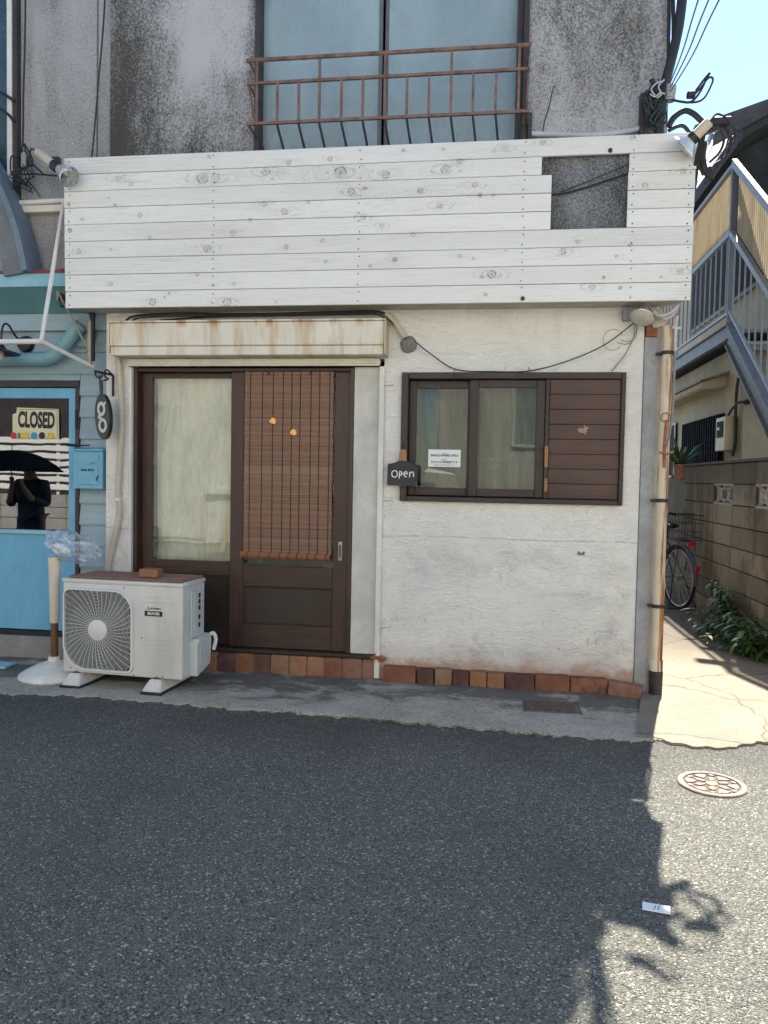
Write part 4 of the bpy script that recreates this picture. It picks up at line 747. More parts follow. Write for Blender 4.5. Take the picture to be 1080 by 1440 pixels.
# ================================================================== SIGNS ON THE FRONT
p = W(566, 667, -.055); ob = thing('open_sign', 'black paddle shaped chalkboard hanging on the window frame and reading Open', 'sign', (p.x, -.055, p.z))
cx, cz = p.x, p.z; body = [(-.102, -.075), (.100, -.077), (.102, .062), (.058, .072), (.034, .088), (-.028, .090), (-.052, .076), (-.100, .066)]
MB().prism([(cx + x, cz + z) for x, z in body], -.060, -.046).build('chalkboard', 'chalkboard', ob, 30)
hd = MB(); hd.prism([(cx - .026, cz + .091), (cx + .026, cz + .089), (cx + .024, cz + .15), (cx + .018, cz + .165), (cx - .018, cz + .165), (cx - .022, cz + .15)], -.059, -.047); hd.build('wooden_handle', 'rawwood', ob); MB().tube([(cx, -.053, cz + .145), (cx, -.05, cz + .21)], .003, 6).build('hanging_cord', 'cord', ob)
cl = MB(); lw_ = .0042; y_ = -.062
def stroke(pts): cl.tube([(cx + x, y_, cz + z) for x, z in pts], lw_, 6)
stroke([(-.052 + .019 * math.cos(a), .002 + .022 * math.sin(a)) for a in np.linspace(0, 6.4, 20)])
stroke([(-.021, -.028), (-.018, .02)]); stroke([(-.018 + .016 * math.cos(a), .006 + .013 * math.sin(a)) for a in np.linspace(1.7, -1.9, 12)])
stroke([(.012, .003), (.034, .004), (.032, .014), (.022, .019), (.012, .012), (.010, -.003), (.016, -.014), (.030, -.015)])
stroke([(.048, -.018), (.050, .016)]); stroke([(.050, .004), (.058, .016), (.068, .016), (.074, .008), (.074, -.017)])
cl.build('chalk_lettering', 'whiteink', ob)
p0, p1 = W(602.5, 632, .046), W(647.5, 657, .046)
no = thing('window_notice', 'white printed notice stuck inside the left window pane', 'notice', ((p0.x + p1.x) / 2, .046, p1.z)); ncx = (p0.x + p1.x) / 2; nh = p0.z - p1.z
MB().box(p0.x, p1.x, .0445, .0465, p1.z, p0.z).build('paper', 'paper', no, 0)
tx = MB()
for s_, yy, sz, bd in (('please', .80, .012, 0), ('SINGLE DINERS ONLY', .66, .019, .0007), ('店内は', .42, .013, 0), ('おひとり様専用店舗です', .27, .0165, .0005), ('2名様以上のご利用はご遠慮ください', .11, .0085, 0)):
    t = text_mb(s_, sz, facing(ncx, .0440, p1.z + nh * yy), .0003, bd); tx.add(t.v, t.f)
tx.build('lettering', 'ink', no, 0)

# ================================================================== BRICK EDGING
bsp = [(45, 160, 'br_red', 'long red brown brick at the left end of the brick edging beside the shutter rail'), (163, 222, 'br_dark', 'short dull red brick, second in the edging below the window wall'), (224, 284, 'br_tan', 'short tan brick third from the left in the brick edging'), (285, 343, 'br_dark', 'short dark maroon brick right of the tan brick in the edging'), (345, 404, 'br_org', 'short orange brick beside the dark maroon brick'), (405, 465, 'br_org', 'short orange brick beside the long dark brown brick'), (467, 569, 'br_dark', 'long dark brown brick near the middle of the brick edging'), (570, 691, 'br_red', 'long bright red brick in the edging behind the drain cover'), (692, 822, 'br_mot', 'long mottled red and brown brick next to the tilted brick'), (823, 938, 'br_pink', 'loose tilted pinkish brick at the right corner of the shop')]
for i, (a, b, mt, lb) in enumerate(bsp):
    xa, xb = W(520 + a / 2.4545, 950, -.06).x + .002, W(520 + b / 2.4545, 950, -.06).x - .002; zb = .004 - .010 * (i / 9); h = .105 + rnd.uniform(-.004, .006)
    mb = MB(); cxb, L = (xa + xb) / 2, xb - xa
    rot = Matrix.Translation((cxb, -.035 if i < 9 else -.075, zb)) @ Matrix.Rotation(R(rnd.uniform(-1.2, 1.2)) if i < 9 else R(-14), 4, 'Z') @ Matrix.Rotation(0 if i < 9 else R(4), 4, 'Y')
    mb.box(-L / 2, L / 2, -.045, .03, 0, h if i < 9 else .095, .008, rot, seg=2)
    whole('brick', mb, mt, lb, 'brick', 'bricks edging the foot of the stucco wall', loc=(cxb, -.035, zb))

# ================================================================== AIR CONDITIONER
AC0 = G(88.5, 944, .09); AC1 = G(256, 957, .09); ang = math.atan2(AC1.y - AC0.y, AC1.x - AC0.x); AW = (AC1 - AC0).length; AH, AD = .605, .315
ac = thing('air_conditioner', 'white outdoor air conditioner unit with a round fan grille in front of the sliding doors', 'air conditioner', (AC0.x, AC0.y, .09), ang)
cas = MB(); cas.box(.0, AW, .0, AD, .0, AH - .024, .012, seg=3); csg = cas.build('casing', 'ac', ac, 30, True)
MB().box(-.005, AW + .005, -.005, AD + .004, AH - .025, AH, .008, None, None, 2).build('top_panel', 'ac', ac, 30, True)
gu, gv, gw, gh = .256, .285, .247, .264
def rrect(w_, h_, rs, n=10):                  # corner radii: bottom-left, bottom-right, top-right, top-left
    out = []
    for (sx_, sy_), r_, a0 in zip(((-1, -1), (1, -1), (1, 1), (-1, 1)), rs, (180, 270, 0, 90)):
        for k in range(n + 1): a = R(a0 + 90 * k / n); out.append((sx_ * (w_ - r_) + r_ * math.cos(a), sy_ * (h_ - r_) + r_ * math.sin(a)))
    return out
RS = (.17, .045, .14, .05); outl = rrect(gw, gh, RS); inn = rrect(gw - .014, gh - .014, [max(.03, r_ - .012) for r_ in RS])
def inside(x, z):
    w_, h_ = gw - .015, gh - .015
    if abs(x) > w_ or abs(z) > h_: return False
    for (sx_, sy_), r_ in zip(((-1, -1), (1, -1), (1, 1), (-1, 1)), RS):
        r_ = max(.03, r_ - .012); ccx, ccz = sx_ * (w_ - r_), sy_ * (h_ - r_)
        if (x - ccx) * sx_ > 0 and (z - ccz) * sy_ > 0 and math.hypot(x - ccx, z - ccz) > r_: return False
    return True
MB().prism([(gu + x, gv + z) for x, z in inn], -.0035, -.0015).build('fan_recess', 'acdark', ac, 0, True)
fr_ = MB(); n = len(outl); vs = [(gu + x, -.001, gv + z) for x, z in outl] + [(gu + x * .985, -.022, gv + z * .985) for x, z in outl] + [(gu + x, -.022, gv + z) for x, z in inn] + [(gu + x, -.002, gv + z) for x, z in inn]
fr_.add(vs, [(k * n + i, k * n + (i + 1) % n, (k + 1) * n + (i + 1) % n, (k + 1) * n + i) for k in range(3) for i in range(n)])
gr = fr_.build('fan_grille', 'acgrille', ac, 30, True)
wr = MB()
for k in range(27):
    r_ = .074 + k * .0092; seg = []; N = 84
    for i in range(N + 1):
        a = 2 * math.pi * i / N; x, z = r_ * math.cos(a), r_ * math.sin(a)
        if inside(x, z): seg.append((gu + x, -.018 + .03 * (r_ - .07) * 0, gv + z))
        else:
            if len(seg) > 1: wr.tube(seg, .0012, 4, False)
            seg = []
    if len(seg) > 1: wr.tube(seg, .0012, 4, False)
for k in range(44):
    a = 2 * math.pi * k / 44; r_ = .07
    while inside((r_ + .006) * math.cos(a + (r_ - .07) * .9), (r_ + .006) * math.sin(a + (r_ - .07) * .9)): r_ += .006
    wr.tube([(gu + q_ * math.cos(a + (q_ - .07) * .9), -.0195, gv + q_ * math.sin(a + (q_ - .07) * .9)) for q_ in np.linspace(.06, r_ + .004, 7)], .0016, 4, False)
wr.build('grille_wires', 'acgrille', gr, 30, True)
MB().lathe([(.0001, -.003), (.055, -.002), (.066, .004), (.067, .010)], (gu, -.0235, gv), (0, 1, 0), 36).build('hub_cap', 'acgrille', gr, 30, True)
fbld = MB()
for k in range(3):
    a0 = k * 2.094 + .4; q_ = [(.06, a0 - .1), (.20, a0 - .25), (.225, a0 + .3), (.21, a0 + .75), (.06, a0 + .5)]
    fbld.prism([(gu + r_ * math.cos(a), gv + r_ * math.sin(a)) for r_, a in q_], -.0075, -.0045)
fbld.build('fan_blades', mat('fan_grey', (.075, .08, .08), .6), ac, 0, True)
rib = MB()
for vz in (.512, .480, .245, .215, .185, .028, .125): rib.box(.545, .770, -.003, .002, vz - .0022, vz + .0022, .0015) if vz != .125 else None
rib.build('pressed_rib', 'ac', ac, 30, True)
scw = MB()
for u_, v_ in ((.555, .252), (.055, .028), (.43, .56), (.50, .010), (.70, .012)): scw.lathe([(.0001, -.003), (.004, -.0025), (.005, .001)], (u_, -.0005, v_), (0, 1, 0), 10)
scw.build('screw', 'iron', ac, 30, True)
bd = MB().box(.575, .695, -.004, .001, .392, .424, .001).build('badge', 'signblack', ac, 0, True)
t = text_mb('BEAVER', .024, facing(.637, -.0045, .408), .0004, .0006, 1.0); t.build('badge_lettering', 'whiteink', bd, 0, True)
t = text_mb('MITSUBISHI', .0145, facing(.648, -.0006, .440), .0004, .0005, .95)
for a in (90, 210, 330):
    c_ = Vector((.600 + .0075 * math.cos(R(a)), .4385 + .0075 * math.sin(R(a)))); e = Vector((math.cos(R(a)), math.sin(R(a)))) * .0072; f_ = Vector((-e.y, e.x)) * .55
    t.prism([tuple(c_ + e), tuple(c_ + f_), tuple(c_ - e), tuple(c_ - f_)], -.0012, -.0004)
t.build('maker_lettering', 'ink', ac, 0, True)
sd = MB(); sd.box(AW + .001, AW + .012, .10, .27, .24, .545, .004); sd.box(AW + .0125, AW + .020, .12, .175, .25, .535, .003); sd.build('service_plate', 'acgreen', ac, 30, True)
sl_ = MB(); [sl_.box(AW + .0125, AW + .014, .20, .225, z, z + .03) for z in (.30, .35, .41, .45, .49)]; sl_.build('warning_label', 'rubber', ac, 0, True)
vc = MB(); vc.prism([(.10, .005), (.29, .05), (.305, .21), (.28, .25), (.13, .235), (.10, .20)], AW + .001, AW + .055, 'yz'); vc.box(AW + .0555, AW + .062, .125, .20, .07, .20, .003); vc.build('valve_cover', 'acgreen', ac, 25, True)
MB().tube(catmull([(AW + .04, .29, .23), (AW + .06, .32, .24), (AW + .075, .33, .20), (AW + .06, .33, .13)]), .013, 8).build('refrigerant_pipe', 'whitepole', ac, 35, True)
slt = MB(); [slt.box(AW + .0005, AW + .003, .03, .085, z, z + .004) for z in np.linspace(.06, .52, 1)]; 
ca, sa = math.cos(ang), math.sin(ang)
def acw(u_, v_): return (AC0.x + u_ * ca - v_ * sa, AC0.y + u_ * sa + v_ * ca)
for u_, lb in ((.10, 'white plastic foot block under the fan side of the air conditioner'), (.66, 'white plastic foot block under the badge side of the air conditioner')):
    X, Y = acw(u_, -.075); ft = thing('foot_block', lb, 'foot block', (X, Y, .004), ang, 'foot blocks under the air conditioner')
    b = bmesh.new(); bmesh.ops.create_cube(b, size=1)
    for v in b.verts:
        k = v.co.z > 0; v.co = Vector(((v.co.x) * (.075 if k else .135), (.05 if k else 0) + (v.co.y + .5) * (.33 if k else .43), .085 if k else .018))
    bmesh.ops.bevel(b, geom=list(b.edges), offset=.006, segments=2, affect='EDGES'); MB().bm(b).build('block', 'foot', ft, 30, True)
    MB().box(-.072, .072, -.005, .435, .0, .0165, .003).build('rubber_pad', 'rubber', ft, 30, True); q = MB(); q.box(-.024, .024, .058, .10, .0855, .092, .002); q.lathe([(.0001, .012), (.008, .012), (.008, .0)], (0, .08, .088), (0, 0, 1), 6); q.build('bolt', 'iron', ft, 30, True)
# slat mat and brick on the unit
mt_ = MB(); 
for k in range(15): v_ = .012 + k * .0205; mt_.box(.035 + rnd.uniform(-.008, .004), AW - .02 + rnd.uniform(-.006, .010), v_, v_ + .0175, AH + .0945 - .0, AH + .103 + rnd.uniform(0, .003), .002, Matrix.Translation((AC0.x, AC0.y, 0)) @ Matrix.Rotation(ang, 4, 'Z'), rnd.random())
for u_ in (.2, .6): mt_.box(u_, u_ + .012, .015, .31, AH + .0905, AH + .094, 0, Matrix.Translation((AC0.x, AC0.y, 0)) @ Matrix.Rotation(ang, 4, 'Z'), .2)
whole('slat_mat', mt_, 'matwood', 'brown wooden slat mat lying on top of the air conditioner', 'mat')
X, Y = acw(.545, .13); mb = MB(); mb.box(-.062, .062, -.045, .045, 0, .052, .006, Matrix.Translation((X, Y, AH + .107)) @ Matrix.Rotation(ang + R(4), 4, 'Z'), seg=2); whole('brick', mb, 'br_org', 'orange red brick weighing down the slat mat on the air conditioner', 'brick')

# ================================================================== WEIGHTED STAND, BAG, TILE
SX, SY = -2.872, -.40
st_ = thing('weighted_stand', 'white round based pole stand left of the air conditioner', 'stand', (SX, SY, .006))
SX2 = SX
b = MB(); b.lathe([(.0001, .0), (.215, .0), (.226, .012), (.222, .026), (.19, .048), (.12, .082), (.06, .105), (.042, .112), (.038, .140), (.0001, .142)], (SX, SY, .006), (0, 0, 1), 40); b.build('base', 'standwhite', st_, 40)
MB().tube([(SX, SY, .14), (SX, SY, .40)], .024, 14).build('brown_pole', 'standbrown', st_); MB().lathe([(.026, .37), (.031, .38), (.034, .6), (.042, .80), (.042, .81), (.0001, .812)], (SX, SY, 0), (0, 0, 1), 18).build('sleeve', 'standcream', st_)
b = bmesh.new(); bmesh.ops.create_icosphere(b, subdivisions=5, radius=1)
from mathutils import noise as mn
for v in b.verts:
    d = v.co.copy(); rdg = lambda k: 1 - 2 * abs(mn.noise(d * k + Vector((k, 3.1, 7.7))))
    nn = mn.noise(d * 1.9) * .22 + rdg(2.6) ** 3 * .16 + rdg(5.5) ** 3 * .06 + rdg(10.) ** 2 * .012 - .12
    v.co = Vector((d.x * .19 * (1 + nn), d.y * .10 * (1 + nn), d.z * .10 * (1 + nn * 1.4)))
    v.co.z -= .28 * v.co.x * (1 if v.co.x > 0 else .35); v.co.z += .03 * (v.co.x < -.1)
whole('plastic_bag', MB().bm(b, Matrix.Translation((SX + .135, SY - .0, .885))), 'bag', 'crumpled clear plastic bag draped over the top of the white pole stand', 'plastic bag', smooth=50)
b = bmesh.new(); bmesh.ops.create_icosphere(b, subdivisions=4, radius=1)
for v in b.verts:
    d = v.co.copy(); nn = (1 - 2 * abs(mn.noise(d * 2.3 + Vector((5, 1, 2))))) ** 3 * .3 + mn.noise(d * 6) * .16
    v.co = Vector((d.x * .055, d.y * .04, d.z * .032)) * (1 + nn); v.co.z -= .35 * v.co.x
whole('crumpled_highlight', MB().bm(b, Matrix.Translation((SX + .055, SY - .02, .862))), 'paper', 'crumpled white wrapper added inside the clear bag on the pole stand', 'highlight', smooth=20)  # white crumple added to stand in for the bag's bright highlights
a, b2, c_ = G(0, 940), G(18, 938), G(2, 952)
mb = MB(); mb.box(-3.62, -3.30, -.30, -.155, .010, .026, .003, Matrix.Rotation(0, 4, 'Z')); whole('step_tile', mb, 'bluetile', 'flat pale blue board lying on the pavement before the blue door', 'board')

# ================================================================== IRON COVERS, PAPER
gx0, gx1, gy0, gy1 = .222, .525, -.565, -.335
dc = thing('drain_cover', 'small rusty chequered drain cover set in the pavement', 'drain cover', ((gx0 + gx1) / 2, (gy0 + gy1) / 2, .008)); MB().box(gx0, gx1, gy0, gy1, .0, .014, .002).build('plate', 'iron', dc)
rb_ = MB(); k = 0
for i in range(17):
    for j in range(11):
        x = gx0 + .022 + i * .0155; y = gy0 + .018 + j * .0185; a = R(45 if (i + j) % 2 else -45); d = Vector((math.cos(a), math.sin(a), 0)) * .007; rb_.bar(Vector((x, y, .0145)) - d, Vector((x, y, .0145)) + d, .0035, .003)
rb_.build('tread_pattern', 'iron', dc, 0); MB().box(gx0 - .012, gx0 - .002, gy0 - .01, gy1 + .01, .0, .015, .002).build('rim', 'iron', dc); MB().box(gx1 + .002, gx1 + .024, gy0 - .01, gy1 + .01, .0, .013, .002).build('rim', 'iron', dc)
p = G(854, 984); mb = MB(); mb.box(p.x - .065, p.x + .06, p.y - .05, p.y + .035, .0, .013, .002, Matrix.Translation((p.x, p.y, 0)) @ Matrix.Rotation(R(-8), 4, 'Z') @ Matrix.Translation((-p.x, -p.y, 0))); whole('floor_tile', mb, 'browntile', 'small dark brown tile in the pavement under the tilted brick', 'tile')
p = G(1001, 1103); mh = thing('manhole_cover', 'round cast iron manhole cover with a flower pattern on the sunlit road', 'manhole cover', (p.x, p.y, -.008)); r0 = .150
MB().lathe([(r0, -.006), (r0, .012), (r0 - .004, .015), (r0 - .026, .015), (r0 - .029, .009), (.0001, .009)], (p.x, p.y, -.008), (0, 0, 1), 56).build('rim', 'ironpink', mh)
MB().lathe([(r0 - .030, .0095), (.0001, .0095)], (p.x, p.y, -.008), (0, 0, 1), 48).build('recess', 'manhole_dark', mh)
pt = MB(); zt = .0060
for k in range(6):
    a = k * math.pi / 3 + .3
    for rr, wd, ln_ in ((.057, .0145, .027), ): 
        c_ = Vector((p.x + rr * math.cos(a), p.y + rr * math.sin(a))); e = Vector((math.cos(a), math.sin(a))); f_ = Vector((-e.y, e.x))
        pt.prism([tuple(c_ + e * ln_), tuple(c_ + e * .012 + f_ * wd), tuple(c_ - e * ln_ * .8 + f_ * wd * .5), tuple(c_ - e * ln_ * .8 - f_ * wd * .5), tuple(c_ + e * .012 - f_ * wd)], .0012, zt, 'xy')
    a2 = a + math.pi / 6; c_ = Vector((p.x + .094 * math.cos(a2), p.y + .094 * math.sin(a2))); e = Vector((math.cos(a2), math.sin(a2))); f_ = Vector((-e.y, e.x))
    pt.prism([tuple(c_ + e * .020), tuple(c_ + e * .010 + f_ * .028), tuple(c_ - e * .012 + f_ * .018), tuple(c_ - e * .03), tuple(c_ - e * .012 - f_ * .018), tuple(c_ + e * .012 - f_ * .034)], .0012, zt, 'xy')
    c_ = Vector((p.x + .107 * math.cos(a), p.y + .107 * math.sin(a))); e = Vector((math.cos(a), math.sin(a))); f_ = Vector((-e.y, e.x)); pt.prism([tuple(c_ + e * .012), tuple(c_ + f_ * .018), tuple(c_ - e * .012), tuple(c_ - f_ * .018)], .0012, zt, 'xy')
pt.build('flower_relief', 'ironpink', mh, 0); MB().lathe([(.024, .0), (.023, .0145), (.0001, .0150)], (p.x, p.y, -.008), (0, 0, 1), 20).build('yellow_centre', 'yellow', mh)
p = G(923, 1275); pm = MB(); pm.box(-.043, .043, -.024, .024, -.003, .0, .0005, Matrix.Translation((p.x, p.y, -.003)) @ Matrix.Rotation(R(-10), 4, 'Z')); cl_ = thing('paper_scrap', 'small white marker tag lying on the sunlit road', 'marker', (p.x, p.y, -.003)); pm.build('tag', 'paper', cl_)
sc_ = MB()
for k in range(2): x = p.x - .01 + .012 * k; sc_.bar((x, p.y - .012 + rnd.uniform(-.004, .004), -.0025), (x + .01, p.y + .012, -.0025), .003, .0012)
sc_.build('scratches', 'greycable', cl_)

# ================================================================== BLUE NEIGHBOUR SHOP
nb = thing('blue_shop', 'small neighbouring shop with grey blue clapboard siding and a sky blue door', 'building', (-3.6, .1, 0)); NX0, NX1 = -7.0, -2.722; NY = .1
MB().wall(NX0, -2.705, 2.60, 7.2, [(-5.2, -3.44, 3.35, 5.0)], .03, .16).build('upper_wall', 'mortar_left', nb, 0)
q = MB(); q.box(NX0, -2.705, .3, 6, 0.0, 7.1); q.build('wall', 'dark', nb, 0)
sd_ = MB(); zc = .22; ddx0, ddx1, ddz1 = -4.6, -2.966, 2.03
while zc < 2.40:
    h = .155; xa = NX0 if zc > ddz1 - .02 else ddx1 + .002
    if zc < ddz1 - .02 and zc + h > ddz1:  xa = ddx1 + .002
    sd_.prism([(NY - .004, zc + h + .012), (NY + .06, zc + h + .012), (NY + .06, zc), (NY - .024, zc), (NY - .026, zc + .012)], xa, NX1, 'yz')
    if xa > -3.5 and zc + h > ddz1: sd_.prism([(NY - .004, zc + h + .012), (NY + .06, zc + h + .012), (NY + .06, ddz1 + .004), (NY - .020, ddz1 + .004)], NX0, ddx1, 'yz')
    zc += h
sd_.build('clapboard', 'siding', nb, 0)
dfm = MB(); dfm.box(ddx0, ddx1, NY - .03, NY + .05, ddz1 - .045, ddz1, .003); dfm.box(ddx1 - .03, ddx1, NY - .03, NY + .05, .2, ddz1 - .046, .003); dfm.build('door_frame', 'upframe', nb)
dr = MB(); a0, a1 = -4.5, ddx1 - .036
gx1_ = -3.054; gz0, gz1 = .952, 1.905
dr.box(a0, a1, NY - .012, NY + .035, .21, gz0 - .03, .003); dr.box(a0, a1, NY - .012, NY + .035, gz1, ddz1 - .05, .003); dr.box(gx1_, a1, NY - .0118, NY + .0348, gz0 - .03, gz1, .002); dr.box(a0, a0 + .1, NY - .0118, NY + .0348, gz0 - .03, gz1, .002)
bdoor = dr.build('blue_door', 'bluedoor', nb)
MB().box(a0 + .1, gx1_, NY + .012, NY + .017, gz0 - .03, gz1).build('glass_pane', 'glassdark', bdoor, 0)
q = MB(); q.box(a0 + .08, gx1_ + .012, NY - .034, NY - .0125, gz0 - .035, gz0 - .006, .003); q.build('glazing_sill', 'bluetrim', bdoor)
hgm = MB(); z_ = W(123, 590, NY).z; hgm.box(-2.99, -2.975, NY - .045, NY - .031, z_ - .07, z_ + .07, .003); hgm.build('hinge', 'black', bdoor)
MB().box(NX0, -2.985, NY - .035, NY + .03, .17, .205, .003).build('threshold', 'black', nb); MB().box(NX0, -2.725, NY - .05, NY + .05, -.02, .168, .006).build('plinth', 'plinth', nb)
q = MB(); q.prism([(.03, 2.80), (-.13, 2.765), (-.13, 2.745), (.03, 2.745)], NX0, -2.93, 'yz'); q.build('red_flashing', 'redtrim', nb)
q = MB(); q.prism([(.03, 2.744), (-.125, 2.744), (-.135, 2.70), (-.125, 2.655), (.03, 2.655)], NX0, -2.93, 'yz'); q.build('fascia', 'bluetrim', nb)
q = MB(); q.prism([(.08, 2.654), (-.115, 2.654), (.03, 2.505), (.08, 2.505)], NX0, -2.93, 'yz'); q.build('sloping_soffit', 'teal', nb); q = MB(); q.prism([(.12, 2.60), (.045, 2.504), (.045, 2.385), (.12, 2.385)], NX0, -2.725, 'yz'); q.build('frieze_board', 'siding', nb, 0)
q = MB(); q.box(-3.47, -3.43, -.01, .08, 3.30, 5.05, .004); uw = q.build('upper_window_frame', 'whitepaint', nb); q = MB(); q.box(-3.415, -3.385, -.02, .1, 3.30, 5.05, .003); q.build('dark_trim', 'upframe', uw); MB().box(-5.2, -3.471, .06, .066, 3.35, 5.0).build('window_pane', mat('dark_teal_pane', (.045, .085, .10), .2, .2, 3), uw, 0); q = MB(); q.box(-5.2, -3.40, -.02, .06, 3.262, 3.299, .003); q.build('window_sill', 'whitepaint', uw)
# concrete strip below the upper window
q = MB(); z_ = W(60, 294, 0).z; q.box(NX0, -2.90, -.03, .029, z_ - .03, z_ + .02, .004); q.build('ledge', 'creampaint', nb)
# arched awning hood
ah = thing('arched_awning', 'curved grey awning hood above the blue shop at the left edge', 'awning', (-5.17, 0, 2.78))
def arc(r0_, r1_, y0, y1, a0_=4, a1_=176, n=60):
    mb = MB(); vs = []
    for k in range(n + 1):
        a = R(a0_ + (a1_ - a0_) * k / n); c, s_ = math.cos(a), math.sin(a)
        for r_, y in ((r1_, y0), (r1_, y1), (r0_, y1), (r0_, y0)): vs.append((-5.17 + r_ * c, y, 2.43 + r_ * s_))
    fs = [(k * 4 + j, k * 4 + (j + 1) % 4, (k + 1) * 4 + (j + 1) % 4, (k + 1) * 4 + j) for k in range(n) for j in range(4)] + [(0, 1, 2, 3), (n * 4 + 3, n * 4 + 2, n * 4 + 1, n * 4)]
    return mb.add(vs, fs)
arc(1.80, 1.955, -.16, -.002, 9.3, 170.7).build('cloth_face', 'archgrey', ah, 30); arc(1.957, 2.0, -.20, -.002, 9.3, 170.7).build('piped_edge', 'archedge', ah, 30)
# awning frame of white tubes
af = thing('awning_frame', 'bare white tube awning frame projecting from the blue shop', 'awning frame', (-3.0, 0, 2.1)); y_ = -.45
cnr = W(58, 480, y_); top = W(90, 282, -.03); bk_ = W(131, 516, -.0)
tl_ = W(0, 285, -.03)
MB().tube([(cnr.x, y_, cnr.z), tuple(top)], .014, 10).build('strut', 'whitepole', af); MB().tube([tuple(cnr), (cnr.x - 1.9, y_, cnr.z - .01)], .017, 10).build('front_bar', 'whitepole', af); MB().tube([tuple(cnr), tuple(bk_)], .015, 10).build('side_bar', 'whitepole', af); MB().tube([tuple(top + Vector((.03, 0, 0))), (tl_.x - 1.4, -.03, tl_.z - .04)], .017, 10).build('wall_bar', 'whitepole', af)
q = MB(); p0 = W(128, 440, -.02); p1 = W(130, 512, -.02); q.box(p0.x - .012, p0.x + .014, -.05, -.02, p1.z, p0.z - .06, .004); q.build('wall_bracket', 'brassy', af); q = MB(); q.prism([(p0.x - .012, p0.z + .03), (p0.x + .035, p0.z + .03), (p0.x + .03, p0.z - .06), (p0.x + .028, p1.z + .02), (p0.x + .016, p1.z + .02), (p0.x + .014, p0.z - .08)], -.045, -.015); q.build('iron_hook', 'black', af)
q = MB(); pa = W(86, 420, -.06); pb_ = W(86, 385, -.06); q.box(pa.x - .018, pa.x - .006, -.09, -.03, pa.z - .02, pb_.z - .02, .003); q.build('upper_bracket', 'brassy', af); q = MB(); q.box(pa.x - .004, pa.x + .03, -.08, -.03, pa.z - .06, pb_.z + .03, .006); q.build('bracket_plate', 'black', af)
q = MB(); q.tube([tuple(W(72, 392, -.1)), tuple(W(131, 505, -.03))], .007, 6); q.build('stay_wire', 'brassy', af)
# duct
du = thing('duct_pipe', 'teal bent duct pipe on the blue siding above the door', 'duct', tuple(W(60, 505, .0))); dpts = [(-260, 512), (-40, 506), (66, 505), (78, 500), (88, 488), (100, 473), (108, 463), (114, 457)]
pp = [W(x, y, .0) for x, y in dpts]; q = MB(); q.tube([tuple(p) for p in pp], .048, 16); q.build('pipe', 'tealpipe', du)
ce = W(115, 470, .05); q = MB(); q.lathe([(.0001, -.012), (.085, -.012), (.095, .0), (.095, .012)], (ce.x, .062, ce.z), (0, 1, 0), 28); q.build('wall_flange', 'tealpipe', du); q = MB()
for k, r_ in ((2, .0505), (4, .0505), (6, .052)): dv = (pp[k + 1] - pp[k]).normalized() if k + 1 < len(pp) else (pp[k] - pp[k - 1]).normalized(); q.lathe([(r_ - .004, -.006), (r_, -.004), (r_, .004), (r_ - .004, .006)], pp[k], dv, 18)
q.build('joint_ring', 'tealpipe', du)
# gooseneck lamp
gl_ = thing('gooseneck_lamp', 'black gooseneck wall lamp with a flared shade at the left edge', 'lamp', tuple(W(36, 485, .05))); pm_ = W(36, 484, .06); q = MB(); q.lathe([(.0001, -.035), (.05, -.03), (.062, .0), (.062, .012)], (pm_.x, .062, pm_.z), (0, 1, 0), 26); q.build('wall_plate', 'black', gl_)
q = MB(); q.tube(catmull([(pm_.x - .01, .03, pm_.z + .0), tuple(W(20, 470, -.06)), tuple(W(12, 457, -.12)), tuple(W(5, 457, -.18)), tuple(W(2, 470, -.2)), tuple(W(2, 480, -.2))]), .007, 8); q.build('gooseneck', 'black', gl_); hp_ = W(-2, 484, -.2); q = MB(); q.lathe([(.018, .03), (.03, .0), (.05, -.03), (.14, -.062), (.138, -.066), (.045, -.04)], hp_, (0, 0, 1), 28); q.build('lamp_shade', 'black', gl_); q = MB(); q.lathe([(.02, -.02), (.035, -.06), (.040, -.085), (.028, -.11), (.0001, -.118)], hp_, (0, 0, 1), 20); q.build('bulb', mat('opal_bulb', (.62, .5, .46), .3, .1, 10, 0), gl_)
# mailbox
m0, m1 = W(104, 630, -.0), W(147, 688, .0); mbx = thing('mailbox', 'sky blue metal mailbox mounted beside the blue door', 'mailbox', (m0.x, .0, m1.z)); mw, mh_ = m1.x - m0.x - .01, m0.z - m1.z - .02
q = MB(); q.box(m0.x, m0.x + mw, -.01, .075, m1.z, m1.z + mh_, .004); q.build('box', 'mailblue', mbx); q = MB(); q.prism([(.078, m1.z + mh_ + .030), (-.03, m1.z + mh_ + .012), (-.03, m1.z + mh_ + .001), (.078, m1.z + mh_ + .001)], m0.x - .006, m0.x + mw + .006, 'yz'); q.build('lid', 'mailblue', mbx)
q = MB(); zf = m1.z + mh_ - .03; xa, xb = m0.x + .028, m0.x + mw - .028; q.prism([(xa, zf), (xb, zf), (xb, zf - .045), (xb - .05, zf - .052), ((xa + xb) / 2, zf - .072), (xa + .05, zf - .052), (xa, zf - .045)], -.018, -.0105); q.build('flap', 'mailblue', mbx); q = MB(); q.box(xa + .01, xb - .002, -.0165, -.0105, m1.z + .03, zf - .085, .003); dd = q.build('little_door', 'mailblue', mbx); q = MB(); q.tube([(xb - .012, -.022, m1.z + .06), (xb - .006, -.024, m1.z + .085), (xb + .0, -.02, m1.z + .095)], .004, 6); q.build('latch', 'black', dd); [MB().box(xa + .008, xa + .014, -.019, -.0106, z, z + .02, .001).build('hinge', 'mailblue', dd) for z in (m1.z + .045, m1.z + .13)]
t = text_mb('MAIL BOX', .021, facing((xa + xb) / 2, -.0170, zf - .105), .0005, .0012); t.build('lettering', 'ink', dd, 0)
